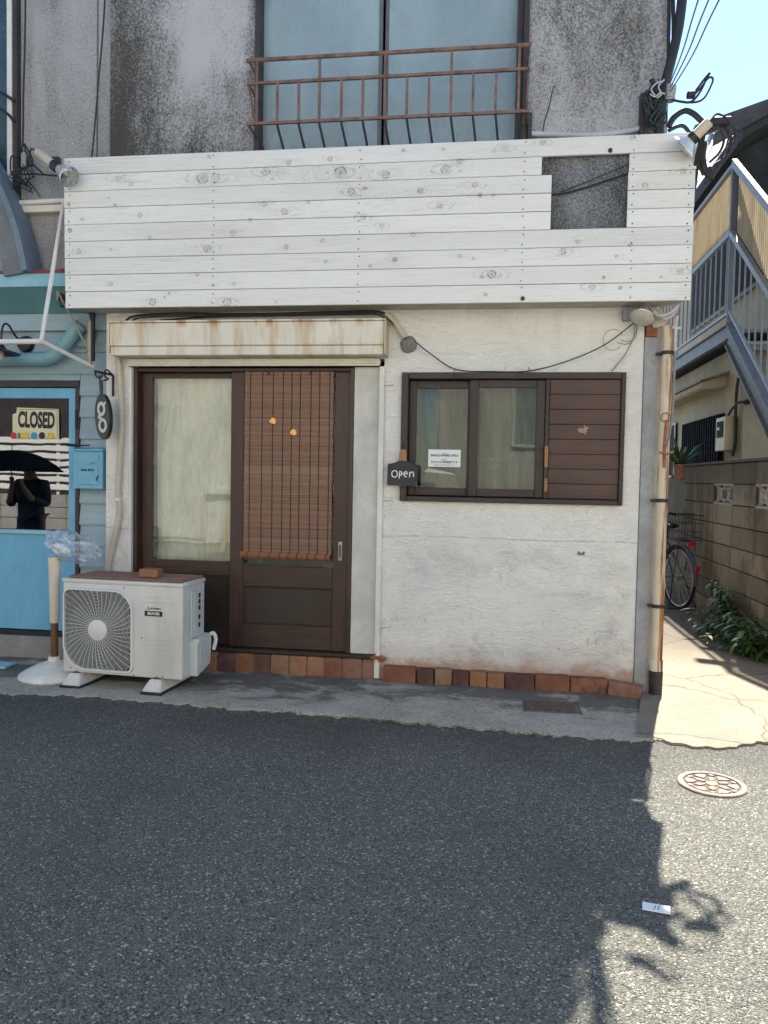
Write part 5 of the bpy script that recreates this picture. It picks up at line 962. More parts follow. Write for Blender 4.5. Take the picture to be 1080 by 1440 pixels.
q = MB(); pk = W(118, 626, -.0); q.tube([(pk.x - .11, -.03, pk.z), (pk.x - .03, -.02, pk.z - .005)], .010, 8); q.tube([(pk.x - .03, -.02, pk.z - .005), (pk.x + .05, -.01, pk.z + .0)], .005, 8); whole('door_handle', q, 'black', 'black lever lying on the top of the blue mailbox', 'lever')
# CLOSED sign
y_ = .095; c0, c1_ = W(18, 573, y_), W(83, 618, y_); cs = thing('closed_sign', 'cream board reading CLOSED behind the glass of the blue door', 'sign', ((c0.x + c1_.x) / 2, y_, c1_.z)); sw, shh = c1_.x - c0.x, c0.z - c1_.z
MB().prism([(c0.x, c1_.z), (c1_.x, c1_.z + .004), (c1_.x - .002, c0.z - .01), (c0.x + .035, c0.z), (c0.x + .03, c0.z - .04), (c0.x, c0.z - .05)], y_ - .003, y_ + .003).build('board', 'cream', cs, 0)
t = text_mb('CLOSED', .155, facing((c0.x + c1_.x) / 2 + .006, y_ - .0036, c0.z - .095) @ Matrix.Rotation(R(-1.5), 4, 'Z'), .0005, .007, .50); t.build('lettering', 'ink', cs, 0)
q = MB(); z_ = c1_.z + .062
for k in range(16): pass
t = MB(); ly = y_ - .0035
for (za, zb) in ((c1_.z + .008, c1_.z + .011),): t.box(c0.x + .01, c1_.x - .012, ly - .0005, ly, za, zb)
t.box(c1_.x - .014, c1_.x - .011, ly - .0005, ly, c1_.z + .012, c0.z - .02); t.box(c0.x + .05, c1_.x - .015, ly - .0005, ly, c0.z - .016, c0.z - .013); t.build('border_line', 'ink', cs, 0)
for px, mt, sh_ in ((19, 'red_s', 0), (27, 'green_s', 1), (36, 'yel_s', 2), (48, 'blue_s', 0), (59, 'ink', 0), (72, 'yel_s', 2)):
    p = W(px, 612.5, y_ - .004); q = MB()
    if sh_ == 0: q.lathe([(.0001, -.002), (.024, -.002), (.025, .0005)], (p.x, y_ - .0045, p.z), (0, 1, 0), 20)
    elif sh_ == 1: q.box(p.x - .011, p.x + .011, y_ - .0065, y_ - .0035, p.z - .02, p.z + .02, .001)
    else: q.box(p.x - .024, p.x + .024, y_ - .0065, y_ - .0035, p.z - .022, p.z + .02, .006)
    q.build('coloured_dot', mt, cs, 0)
# oval hanging sign with a g
gp_ = W(146, 586, -.15); gs = thing('hanging_sign', 'black oval hanging sign with a cream letter g on an iron bracket', 'sign', (gp_.x, -.15, gp_.z - .16)); rot = Matrix.Translation(gp_) @ Matrix.Rotation(R(-4), 4, 'Y') @ Matrix.Rotation(R(-28), 4, 'Z')
ovl = [(.083 * math.cos(a), .155 * math.sin(a)) for a in np.linspace(0, 2 * math.pi, 49)[:-1]]
q = MB(); q.prism(ovl, -.014, .014); q.v = [tuple(rot @ Vector(v)) for v in q.v]; q.build('oval_board', 'signblack', gs, 30)
def ringxz(cx_, cz_, ro, ri, ex=1.0, n=28): 
    mb = MB(); vs = []
    for k in range(n):
        a = 2 * math.pi * k / n
        for r_, y in ((ri, -.0150), (ro, -.0150), (ro, -.0175), (ri, -.0175)): vs.append((cx_ + r_ * ex * math.cos(a), y, cz_ + r_ * math.sin(a)))
    return mb.add(vs, [(k * 4 + j, k * 4 + (j + 1) % 4, ((k + 1) % n) * 4 + (j + 1) % 4, ((k + 1) % n) * 4 + j) for k in range(n) for j in range(4)])
q = MB()
for r_ in (ringxz(0, .052, .050, .026, .9), ringxz(.004, -.060, .050, .027, .95)): q.add(r_.v, r_.f)
q.prism([(-.036, .015), (-.014, .006), (-.012, -.004), (.018, -.012), (.008, -.022), (-.034, -.014), (-.044, .0)], -.0178, -.0149); q.prism([(.028, .084), (.048, .10), (.058, .088), (.043, .073)], -.0178, -.0149)
q.v = [tuple(rot @ Vector(v)) for v in q.v]; q.build('letter', mat('sign_cream', (.62, .60, .50), .5, .06, 10, 0), gs, 30)
br = MB(); tp = W(142, 552, -.15); wl = W(158, 537, -.02)
br.tube(catmull([tuple(tp + Vector((0, 0, -.03))), tuple(tp + Vector((.004, 0, .03))), tuple(tp + Vector((0, 0, .085)))]), .011, 8); br.tube([tuple(W(133, 522, -.16)), tuple(W(158, 527, -.02))], .009, 8); br.tube(catmull([tuple(W(158, 527, -.03)), tuple(W(150, 520, -.07)), tuple(W(147, 528, -.1)), tuple(W(152, 533, -.08)), tuple(W(146, 535, -.14))]), .006, 6); br.tube(catmull([tuple(W(133, 522, -.16)), tuple(W(136, 530, -.16)), tuple(W(143, 530, -.15)), tuple(W(144, 524, -.15))]), .006, 6); br.box(wl.x - .008, wl.x + .006, -.016, -.002, wl.z - .10, wl.z + .05, .003); br.tube([tuple(W(140, 528, -.15)), tuple(tp)], .008, 8); br.build('iron_bracket', 'black', gs)
# tangled cables over the left spotlight
q = MB()
q.tube(catmull([tuple(W(x, y, -.03)) for x, y in ((36, -30), (35, 60), (33, 130), (32, 200), (26, 225))]), .006, 6)
for k in range(9):
    pts = [tuple(W(30 + rnd.uniform(-6, 6), 215 + rnd.uniform(-15, 15), -.04 - .01 * (k % 3)))]
    for j in range(4): pts.append(tuple(W(30 + rnd.uniform(-18, 18), 225 + j * 12 + rnd.uniform(-10, 10), -.05 - .015 * (j % 3))))
    q.tube(catmull(pts, 6), rnd.uniform(.003, .0065), 6)
q.tube(catmull([tuple(W(x, y, -.06)) for x, y in ((30, 245), (50, 245), (80, 247))]), .006, 6); q.tube(catmull([tuple(W(x, y, -.04)) for x, y in ((36, 250), (46, 262), (57, 277))]), .004, 6); q.tube(catmull([tuple(W(x, y, -.05)) for x, y in ((-20, 120), (8, 134), (20, 142))]), .012, 6); q.tube(catmull([tuple(W(x, y, -.05)) for x, y in ((-20, 142), (8, 158), (20, 171))]), .010, 6)
whole('cable_tangle', q, 'cable', 'tangle of black cables on the grey wall behind the left spotlight', 'cable'); q = MB(); p = W(34, 226, -.06); q.box(p.x - .018, p.x + .018, -.075, -.045, p.z - .05, p.z + .05, .005); whole('junction_box', q, 'galv', 'small grey junction box among the tangled cables on the left', 'junction box')
q = MB(); q.tube(catmull([tuple(W(x, y, -.015)) for x, y in ((149, -30), (145, 40), (139, 110), (133, 180), (129, 222))]), .0055, 6); whole('cable', q, 'cable', 'single black cable running down the pale grey wall above the fascia', 'cable')
q = MB(); q.tube(catmull([tuple(W(x, y, -.03)) for x, y in ((779, 120), (772, 150), (766, 170), (762, 192))]), .004, 6); whole('cable', q, 'cable', 'short black wire leaning on the grey wall right of the upper window', 'cable')
q = MB(); q.tube(catmull([tuple(W(x, y, -.03)) for x, y in ((746, 188), (780, 189), (840, 190), (880, 185), (902, 180))]), .016, 10); whole('conduit', q, 'whitecable', 'pale grey conduit lying along the top of the fascia at the right', 'pipe')
q = MB(); a0 = W(904, 132, -.04); b0 = W(908, 190, -.04); q.box(a0.x - .016, a0.x + .016, -.06, -.005, b0.z - .05, a0.z, .003); whole('steel_post', q, 'upframe', 'short dark steel post standing at the right end of the fascia top', 'post'); q = MB(); a0 = W(922, 150, -.03); q.box(a0.x - .035, a0.x + .04, -.04, -.008, a0.z - .25, a0.z + .02, .004); whole('meter_plate', q, 'galv', 'weathered grey plate behind the cable bundle at the right corner', 'plate')

# ================================================================== CABLES AT THE RIGHT CORNER, SKY WIRES
cb = thing('service_cable', 'thick black taped service cable rising past the right corner of the building', 'cable', tuple(W(930, 180, -.08)))
q = MB(); cpz = [(931, 196), (931, 178), (934, 150), (938, 122), (944, 100), (951, 72), (958, 40), (962, 10), (966, -25), (974, -80)]; q.tube(catmull([tuple(W(x - 6, y, -.09)) for x, y in cpz], 6), [.030] * 13 + [.034] * 12 + [.036] * 30, 10) if False else q.tube(catmull([tuple(W(x - 4, y, -.09)) for x, y in cpz], 6), .030, 10); q.build('sheathed_cable', 'cable', cb)
q = MB(); 
for k in range(7): p = W(941 + .4 * k, 141 - 3.2 * k, -.10); q.lathe([(.026, -.006), (.034, -.003), (.034, .003), (.026, .006)], p, (.15, 0, 1), 14)
q.build('insulator', 'whitecable', cb)
q = MB()
for pts, r_ in (([(941, -30), (940, 60), (939, 100), (934, 150)], .010), ([(946, -30), (947, 40), (946, 70), (940, 110)], .012), ([(950, 40), (949, 60), (954, 70)], .006)): q.tube(catmull([tuple(W(x, y, -.05)) for x, y in pts]), r_, 8)
q.build('thin_cable', 'cable', cb)
q = MB(); rs = random.Random(21)
for k in range(16):
    pts = [tuple(W(922 + rs.uniform(-10, 14), 118 + rs.uniform(-8, 20), -.08 - .02 * rs.random()))]
    for j in range(4): pts.append(tuple(W(922 + rs.uniform(-14, 16), 132 + j * 14 + rs.uniform(-9, 9), -.07 - .07 * rs.random())))
    q.tube(catmull(pts, 6), rs.uniform(.004, .010), 6)
whole('cable_tangle', q, mat('green_black_cable', (.02, .035, .035), .5), 'knot of dark green and black cables at the right corner above the fascia', 'cable')
q = MB()
for pts in ([(930, 114), (922, 118), (916, 126), (921, 134)], [(934, 112), (926, 122), (930, 132), (924, 138)], [(936, 132), (928, 131), (921, 136), (914, 132)]): q.tube(catmull([tuple(W(x, y, -.15)) for x, y in pts]), .005, 6)
whole('wire_ends', q, 'whitecable', 'loose pale wire ends on the cable knot at the right corner', 'wire')
q = MB()
for pts, r_ in (([(944, 140), (958, 143), (972, 143), (984, 130), (994, 110), (998, 103), (990, 112), (978, 128), (970, 136)], .007), ([(950, 142), (975, 144), (990, 138), (1001, 118), (1002, 110), (996, 110), (984, 125), (972, 138)], .006)): q.tube(catmull([tuple(W(x, y, -.35)) for x, y in pts]), r_, 6)
p = W(971, 134, -.35); q.box(p.x - .02, p.x + .025, -.37, -.33, p.z - .015, p.z + .02, .005)
whole('cable_loop', q, 'cable', 'looped black cable end sticking out against the sky', 'cable')
q = MB()
for pts, r_ in (([(940, 178), (948, 165), (962, 156), (975, 160), (988, 172), (1000, 184)], .018), ([(940, 184), (952, 178), (962, 178), (972, 190)], .012), ([(1003, 165), (1016, 175), (1026, 190), (1028, 205), (1020, 222), (1005, 232)], .012), ([(1000, 168), (1012, 180), (1018, 196), (1012, 214), (998, 228)], .008), ([(1020, 170), (1033, 182), (1035, 195), (1024, 208)], .008), ([(990, 200), (988, 222), (992, 240), (1000, 250), (996, 236)], .02), ([(985, 210), (982, 228), (990, 246)], .012)): q.tube(catmull([tuple(W(x, y, -.16 if r_ > .011 else -.2)) for x, y in pts]), r_, 8)
p = W(1014, 172, -.2); q.box(p.x - .05, p.x + .06, -.22, -.18, p.z - .02, p.z + .03, .008)
whole('cable_bundle', q, 'cable', 'heavy black cable bundle behind the right spotlight', 'cable')
for i, (p0, p1, lb) in enumerate((((955, 78), (1012, -40), 'upper thin overhead wire against the sky at the right'), ((946, 130), (1004, 20), 'middle thin overhead wire against the sky at the right'), ((943, 135), (1010, -10), 'lower thin overhead wire against the sky at the right'))):
    q = MB(); a, b = W(942, 118 + 6 * i, -.1), W(990 + 17 * i, -25, -1.6); q.tube(catmull([tuple(a), tuple((a + b) / 2 + Vector((0, 0, -.03))), tuple(b), tuple(b + (b - a) * 2)]), .004, 5); whole('overhead_wire', q, 'greycable', lb, 'wire', 'overhead wires at the right corner')

# ================================================================== ALLEY: BLOCK WALL
bw = thing('block_wall', 'stained concrete block wall with openwork blocks along the alley', 'wall', (2.2, 2.5, 0)); bh, bl_ = .195, .63; bwm = MB(); ops = []
def wtop(y): return 1.585 - .012 * (y - 1.5)
y0w = -.72; ncols = 8
for r_ in range(8):
    for c in range(ncols):
        ya = y0w + c * bl_ ; yb = ya + bl_; z0, z1 = .01 + r_ * bh, .01 + (r_ + 1) * bh
        if (r_, c) in ((6, 5), (6, 3), (6, 1), (1, 5), (1, 2)): ops.append((ya, yb, z0, z1)); continue
        bwm.box(2.20 + rnd.uniform(-.002, .002), 2.30, ya + .010, yb - .010, z0 + .005, z1 - .005, .004, tone=rnd.random())
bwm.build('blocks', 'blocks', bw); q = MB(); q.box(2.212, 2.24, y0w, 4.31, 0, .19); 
for r_ in range(8):
    for c in range(ncols):
        if not any(abs(o[0] - (y0w + c * bl_)) < .01 and abs(o[2] - (.01 + r_ * bh)) < .01 for o in ops): q.box(2.214, 2.29, y0w + c * bl_ - .001, y0w + (c + 1) * bl_ + .001, .01 + r_ * bh - .001, .01 + (r_ + 1) * bh + .001)
q.build('mortar', 'blockgap', bw, 0); q = MB(); q.box(2.19, 2.31, y0w, 4.31, 1.574, 1.60, .005); q.build('coping', 'blocks', bw)
for (ya, yb, z0, z1) in ops:
    q = MB(); cy_, cz_ = (ya + yb) / 2, (z0 + z1) / 2; hw, hh = (yb - ya) / 2 - .004, (z1 - z0) / 2 - .004
    for a, b in (((-hw, -hh), (hw, -hh)), ((-hw, hh), (hw, hh)), ((-hw, -hh), (-hw, hh)), ((hw, -hh), (hw, hh))): q.bar((2.245, cy_ + a[0], cz_ + a[1]), (2.245, cy_ + b[0], cz_ + b[1]), .08, .022) if a[1] == b[1] else q.bar((2.245, cy_ + a[0], cz_ + a[1]), (2.245, cy_ + b[0], cz_ + b[1]), .022, .08)
    q.tube([(2.225, cy_ + .13 * math.cos(a), cz_ + .062 * math.sin(a)) for a in np.linspace(0, 6.283, 25)[:-1]], .014, 6, closed=True)
    for sy_, sz_ in ((-1, -1), (1, -1), (1, 1), (-1, 1)): q.tube([(2.225, cy_ + sy_ * .10, cz_ + sz_ * .042), (2.225, cy_ + sy_ * (hw - .01), cz_ + sz_ * (hh - .008))], .013, 6)
    q.build('openwork_block', 'openwork', bw)
q = MB(); q.box(2.215, 2.33, 4.33, 8.2, 0, 1.425, .006); whole('low_wall', q, mat('dark_render', (.12, .105, .085), .9, .25, 3, .3), 'dark rendered low wall continuing behind the bicycle', 'wall')
gt_ = MB()
for k in range(900):
    x = rnd.uniform(-3.4, 1.9); y = edge_y(x) + rnd.gauss(-.03, .035) if k < 700 else edge_y(x) - abs(rnd.gauss(.1, .25)); r_ = rnd.uniform(.0015, .0045) * (1.3 if rnd.random() < .08 else 1); z = .001 if y < edge_y(x) else .009
    a = [rnd.uniform(.6, 1.3) for _ in range(6)]; gt_.add([(x + r_ * a[0], y, z + r_ * .5), (x, y + r_ * a[1], z + r_ * .5), (x - r_ * a[2], y, z + r_ * .4), (x, y - r_ * a[3], z + r_ * .5), (x, y, z + r_ * 1.1 * a[4]), (x, y, z - r_)], [(0, 1, 4), (1, 2, 4), (2, 3, 4), (3, 0, 4), (1, 0, 5), (2, 1, 5), (3, 2, 5), (0, 3, 5)], rnd.random())
tag(gt_.build('grit', m_bamboo('stone_grit', ((.16, .155, .145), (.36, .34, .31), (.08, .078, .075)), (9, 9, 9)), smooth=0), 'loose grit gathered along the edge of the road', 'grit', kind='stuff')
# alley weeds along the wall
def leaf(mb, p, d, L, wd, droop, tone, n=5):
    d = Vector(d).normalized(); s_ = d.cross(Vector((0, 0, 1))); s_ = s_.normalized() if s_.length > 1e-3 else Vector((1, 0, 0)); vs = []; P = Vector(p); dd = d.copy()
    for k in range(n + 1):
        t = k / n; w_ = wd * math.sin(math.pi * (.12 + .88 * t) ** .8) * .5 if k < n else .001; vs += [tuple(P - s_ * w_), tuple(P + s_ * w_)]; dd = (dd + Vector((0, 0, -droop / n))).normalized(); P = P + dd * (L / n)
    mb.add(vs, [(2 * k, 2 * k + 1, 2 * k + 3, 2 * k + 2) for k in range(n)], tone)
bu = thing('bush', 'low leafy green bush at the foot of the block wall', 'bush', (2.05, 1.9, 0)); fo = MB(); stm = MB()
for k in range(95):
    y = rnd.uniform(1.05, 2.3); x = 2.17 - abs(rnd.gauss(0, .10)); hgt = rnd.uniform(.12, .40) * (1.25 if y > 1.9 and x > 2.03 else .8); base = Vector((x, y, .01)); tip = base + Vector((rnd.gauss(-.06, .07), rnd.gauss(0, .10), hgt)); stm.tube([tuple(base), tuple((base + tip) / 2 + Vector((.01, 0, .02))), tuple(tip)], .003, 4)
    for j in range(11):
        t = .3 + .7 * j / 10; p = base.lerp(tip, t); a = rnd.uniform(0, 6.28); leaf(fo, p, (math.cos(a), math.sin(a), rnd.uniform(-.1, .6)), rnd.uniform(.07, .15), rnd.uniform(.024, .05), rnd.uniform(.5, 1.3), rnd.random(), 3)
fo.build('foliage', 'bushleaf', bu, 60); stm.build('stems', 'stem', bu)
lt_ = MB()
for k in range(170):
    if k < 110: y = rnd.uniform(.9, 3.4); x = 2.15 - abs(rnd.gauss(0, .22)); z = .018
    else: x = rnd.uniform(-2.6, .8); y = edge_y(x) + abs(rnd.gauss(.03, .12)); z = .014
    if k >= 150: x = rnd.uniform(-.7, .9); y = -.09 - abs(rnd.gauss(0, .03))
    s_ = rnd.uniform(.006, .02) if k < 110 else rnd.uniform(.003, .008); a = rnd.uniform(0, 6.28); u = Vector((math.cos(a), math.sin(a), rnd.uniform(-.1, .3))); v = Vector((-math.sin(a), math.cos(a), rnd.uniform(-.1, .4))) * .5; c0_ = Vector((x, y, z + .004))
    lt_.add([tuple(c0_ - u * s_), tuple(c0_ + v * s_), tuple(c0_ + u * s_), tuple(c0_ - v * s_)], [(0, 1, 2), (0, 2, 3)], rnd.random())
tag(lt_.build('leaf_litter', m_bamboo('dry_leaves', ((.16, .10, .05), (.30, .22, .11), (.09, .05, .025)), (3, 3, 3)), smooth=0), 'scattered dry leaf scraps along the block wall and the pavement', 'leaf litter', kind='stuff')
pl = thing('potted_plant', 'potted plant with arching strap leaves on the block wall', 'potted plant', (2.16, 4.65, 1.425)); pc_ = Vector((2.22, 4.62, 1.427)); q = MB(); q.lathe([(.0001, 0), (.052, 0), (.075, .15), (.085, .152), (.085, .175), (.074, .176), (.07, .16), (.0001, .158)], pc_, (0, 0, 1), 24); q.build('pot', 'terracotta', pl); q = MB()
for k in range(46): a = rnd.uniform(0, 6.28); leaf(q, pc_ + Vector((.02 * math.cos(a), .02 * math.sin(a), .16)), (math.cos(a), math.sin(a), rnd.uniform(.5, 1.9)), rnd.uniform(.34, .56), rnd.uniform(.035, .06), rnd.uniform(.5, 1.25), rnd.random(), 7)
q.build('leaves', 'leaf', pl, 60)

# ================================================================== BICYCLE
hd_ang = math.atan2(.96, -.26)
bk = thing('bicycle', 'black city bicycle with a rear wire basket parked in the alley', 'bicycle', (2.02, 3.62, .012), hd_ang)   # local +x = forward
def wheel(cx_, nm):
    q = MB(); Rr = .335; q.tube([(cx_ + Rr * math.cos(a), 0, Rr + Rr * math.sin(a) * .985) for a in np.linspace(0, 6.283, 41)[:-1]], .0185, 8, closed=True); w_ = q.build('wheel', 'tyre', bk, 60, True)
    q = MB(); q.tube([(cx_ + .308 * math.cos(a), 0, Rr + .308 * math.sin(a)) for a in np.linspace(0, 6.283, 41)[:-1]], .010, 6, closed=True); q.build('rim', 'rim', w_, 60, True)
    q = MB(); q.tube([(cx_, -.04, Rr), (cx_, .04, Rr)], .022, 10)
    for k in range(28): a = 2 * math.pi * k / 28; q.tube([(cx_ + .02 * math.cos(a + .6), .025 * (-1) ** k, Rr + .02 * math.sin(a + .6)), (cx_ + .30 * math.cos(a), 0, Rr + .30 * math.sin(a))], .0012, 4, False)
    q.build('spokes', 'rim', w_, 60, True)
wheel(0, 'r'); wheel(1.10, 'f')
q = MB(); bbk = (.45, 0, .30); sc_t = (.30, 0, .72)
for a, b, r_ in (((.45, 0, .30), (.29, 0, .78), .016), ((.45, 0, .30), (.92, 0, .70), .019), ((.36, 0, .55), (.90, 0, .80), .016), ((.0, .06, .335), (.43, .04, .30), .010), ((.0, -.06, .335), (.43, -.04, .30), .010), ((0, .06, .335), (.31, .02, .70), .008), ((0, -.06, .335), (.31, -.02, .70), .008), ((.93, 0, .68), (.87, 0, .98), .018), ((.93, 0, .68), (.97, .05, .62), .012), ((.93, 0, .68), (.97, -.05, .62), .012), ((.97, .05, .62), (1.10, .05, .335), .011), ((.97, -.05, .62), (1.10, -.05, .335), .011)): q.tube([a, b], r_, 8)
q.build('frame', 'bikeblack', bk, 60, True)
q = MB(); q.tube([(.29, 0, .78), (.27, 0, .86)], .012, 8); b = bmesh.new(); bmesh.ops.create_icosphere(b, subdivisions=3, radius=1)
for v in b.verts: t = (v.co.x + 1) / 2; v.co = Vector((v.co.x * .135, v.co.y * (.10 * (1 - t) + .03 * t + .01), v.co.z * .035))
q.bm(b, Matrix.Translation((.26, 0, .89))); q.build('saddle', 'bikeblack', bk, 60, True)
q = MB(); q.tube(catmull([(.70, -.28, 1.0), (.80, -.24, 1.02), (.86, -.1, 1.03), (.87, 0, 1.0), (.86, .1, 1.03), (.80, .24, 1.02), (.70, .28, 1.0)]), .011, 8); hb_ = q.build('handlebar', 'rim', bk, 60, True)
for s_ in (-1, 1): MB().tube([(.66, .285 * s_, .993), (.76, .262 * s_, 1.012)], .016, 8).build('grip', 'tyre', hb_, 60, True)
for cx_, a0, a1 in ((0, -5, 175), (1.10, 20, 160)):
    q = MB(); vs = []; N = 24
    for k in range(N + 1):
        a = R(a0 + (a1 - a0) * k / N + (0 if cx_ else 12)); 
        for s_, dr_ in ((-.03, -.008), (0, 0), (.03, -.008)): vs.append((cx_ + (.372 + dr_) * math.cos(a), s_, .335 + (.372 + dr_) * math.sin(a)))
    q.add(vs, [(k * 3 + j, k * 3 + j + 1, k * 3 + j + 4, k * 3 + j + 3) for k in range(N) for j in range(2)]); q.build('mudguard', 'mudgrey', bk, 60, True)
q = MB(); 
for s_ in (-.06, .06): q.tube([(.25, s_, .74), (-.22, s_, .745)], .006, 6); q.tube([(0, s_, .335), (-.10, s_, .745)], .005, 6)
for x in (-.2, -.1, 0, .1): q.tube([(x, -.06, .745), (x, .06, .745)], .005, 6)
q.build('rear_rack', 'bikeblack', bk, 60, True)
q = MB()
def bsk(z, gx, gy, r_=.003): q.tube([(-.07 - gx, -gy, z), (-.07 + gx, -gy, z), (-.07 + gx, gy, z), (-.07 - gx, gy, z)], r_, 5, closed=True)
bsk(.76, .15, .19); bsk(.85, .165, .205); bsk(.94, .18, .22); bsk(1.03, .19, .235, .005)
for k in range(13):
    t = -1 + 2 * k / 12
    for s_ in (-1, 1): q.tube([(-.07 + .15 * s_, .19 * t, .76), (-.07 + .19 * s_, .235 * t, 1.03)], .002, 4); q.tube([(-.07 + .15 * t, .19 * s_, .76), (-.07 + .19 * t, .235 * s_, 1.03)], .002, 4)
    q.tube([(-.07 - .15, .19 * t, .76), (-.07 + .15, .19 * t, .76)], .002, 4)
q.build('wire_basket', 'bikeblack', bk, 60, True)
MB().box(-.262, -.235, -.045, .045, .70, .745, .006).build('rear_light', 'redlens', bk, 40, True); MB().box(-.395, -.378, -.026, .026, .44, .50, .005).build('reflector', 'redlens', bk, 40, True)
q = MB(); q.tube(catmull([(0, .07, .33), (-.05, .11, .15), (-.10, .16, .02), (-.05, .17, .008)], 4), .008, 6); q.tube(catmull([(0, -.07, .33), (-.05, -.11, .15), (-.10, -.16, .02), (-.05, -.17, .008)], 4), .008, 6); q.tube([(-.10, .16, .02), (-.13, 0, .015), (-.10, -.16, .02)], .007, 6); q.build('stand', 'bikeblack', bk, 60, True)
q = MB(); q.lathe([(.095, -.004), (.10, 0), (.095, .004)], (.45, -.06, .30), (0, 1, 0), 20); q.tube([(.45, -.075, .30), (.52, -.08, .15)], .010, 6); q.tube([(.45, .075, .30), (.38, .08, .45)], .010, 6); q.box(.47, .57, -.15, -.08, .14, .16, .004); q.box(.33, .43, .08, .15, .44, .46, .004); q.build('crank', 'rim', bk, 60, True)

# ================================================================== NEIGHBOUR HOUSE WITH OUTSIDE STAIR
nh = thing('neighbour_house', 'tan rendered house with a barred window behind the block wall', 'house', (4, 6, 0)); HX = 2.8; HY = 4.2
q = MB(); q.box(HX, 7, HY, 10.5, 0, 3.0); q.build('lower_wall', 'house', nh, 0)
q = MB(); q.box(3.45, 7, 5.0, 10.5, 3.0, 5.4); q.build('upper_wall', 'house', nh, 0)
yA, yB = XP(1019, 600, HX).y, XP(967, 600, HX).y; q = MB(); q.box(HX - .03, HX - .002, yA, yB, 1.40, 2.25); gwn = q.build('window_recess', 'dark', nh, 0); q = MB(); yy = yA
while yy < yB: q.box(HX - .075, HX - .035, yy, yy + .05, 1.42, 2.24, .004); yy += .115
q.build('window_bars', 'grillebars', gwn, 30)
yA, yB = XP(952, 620, HX).y, XP(934, 620, HX).y; q = MB(); q.box(HX - .03, HX - .002, yA, yB + .1, 1.5, 2.28); dw = q.build('side_window', 'dark', nh, 0); q = MB(); q.box(HX - .045, HX - .031, yA - .05, yB + .1, 2.281, 2.32, .003); q.box(HX - .045, HX - .031, yA - .05, yA - .001, 1.5, 2.28, .003); q.box(HX - .08, HX - .031, yA - .05, yB + .1, 1.46, 1.499, .003); q.build('window_trim', 'rail', dw)
ea = MB(); ea.prism([(HX - .001, 2.72), (HX - .30, 2.62), (HX - .30, 2.56), (HX - .27, 2.54), (HX - .001, 2.56)], 4.85, 9.5, 'xz'); ea.build('eave_slab', mat('eave_render', (.40, .33, .22), .85, .2, 5, dirt=(.2, .16, .1)), nh, 30)
ea = MB(); ea.prism([(HX - .001, 2.75), (HX - .33, 2.645), (HX - .33, 2.622), (HX - .001, 2.722)], 4.8, 9.5, 'xz'); ea.build('eave_cover', 'eave', nh, 30)
yA, yB = 5.55, 9.5; q = MB(); q.box(3.42, 3.448, yA, yB, 4.1, 5.35); uwn = q.build('upper_window', 'dark', nh, 0); q = MB(); q.box(3.40, 3.419, yA - .06, yB, 4.03, 4.09, .003); q.box(3.40, 3.419, yA - .06, yA - .001, 4.091, 5.36, .003); q.build('window_trim', 'steel', uwn)
q = MB(); q.box(3.43, 3.449, 5.0 + .04, 5.30, 3.1, 4.9); q.build('doorway', 'dark', nh, 0)
L_ = W(1044, 172, 5.0); R_ = W(1080, 152, 5.0); k_ = (R_.z - L_.z) / (R_.x - L_.x); xr = L_.x + 2.6; zr = L_.z + 2.6 * k_
rf = MB(); rf.prism([(L_.x, L_.z), (xr, zr), (xr + 2.6, L_.z), (xr + 2.6, L_.z - .2), (xr, zr - .2), (L_.x, L_.z - .2)], 4.95, 9, 'xz'); rf.build('roof', 'soffitdark', nh, 0)
q = MB(); q.prism([(L_.x - .35, L_.z - .35 * k_ + .02), (xr, zr + .02), (xr, zr - .11), (L_.x - .35, L_.z - .35 * k_ - .11)], 4.86, 4.945, 'xz'); q.build('bargeboard', 'roofdark', nh); q = MB(); q.prism([(3.45, 5.3), (7, 5.3), (xr + 2, L_.z), (xr, zr - .21), (L_.x + .1, L_.z - .1)], 5.6, 8.9, 'xz'); q.build('gable', 'soffitdark', nh, 0)
q = MB(); pm_ = (2.66, 4.40, 1.77); q.box(2.66, 2.795, 4.40, 4.78, 1.77, 2.17, .006); mbx = whole('meter_box', q, 'meter', 'tan electricity meter case on the house wall above the block wall', 'meter'); q = MB(); q.box(2.652, 2.659, 4.47, 4.72, 1.93, 2.12, .002); q.v = [(v[0] - mbx.location.x, v[1] - mbx.location.y, v[2] - mbx.location.z) for v in q.v]; q.build('meter_window', 'dark', mbx, 30, True); q = MB(); q.box(2.648, 2.6515, 4.60, 4.69, 2.02, 2.05); q.v = [(v[0] - mbx.location.x, v[1] - mbx.location.y, v[2] - mbx.location.z) for v in q.v]; q.build('meter_dial', 'whitepaint', mbx, 0, True)
q = MB(); q.tube(catmull([(2.76, 4.3, 2.60), (2.75, 4.32, 2.45), (2.75, 4.33, 2.2), (2.76, 4.33, 1.9), (2.74, 4.34, 1.70)]), .018, 8); q.tube(catmull([(2.72, 4.5, 2.19), (2.74, 4.35, 2.28), (2.78, 4.17, 2.31), (3.2, 4.16, 2.30), (4.2, 4.16, 2.33)]), .014, 8); q.tube([(2.80, 4.16, 2.31), (2.84, 4.16, 2.31)], .03, 8); whole('cable', q, 'cable', 'dark cables running from the meter case along the tan house wall', 'cable')
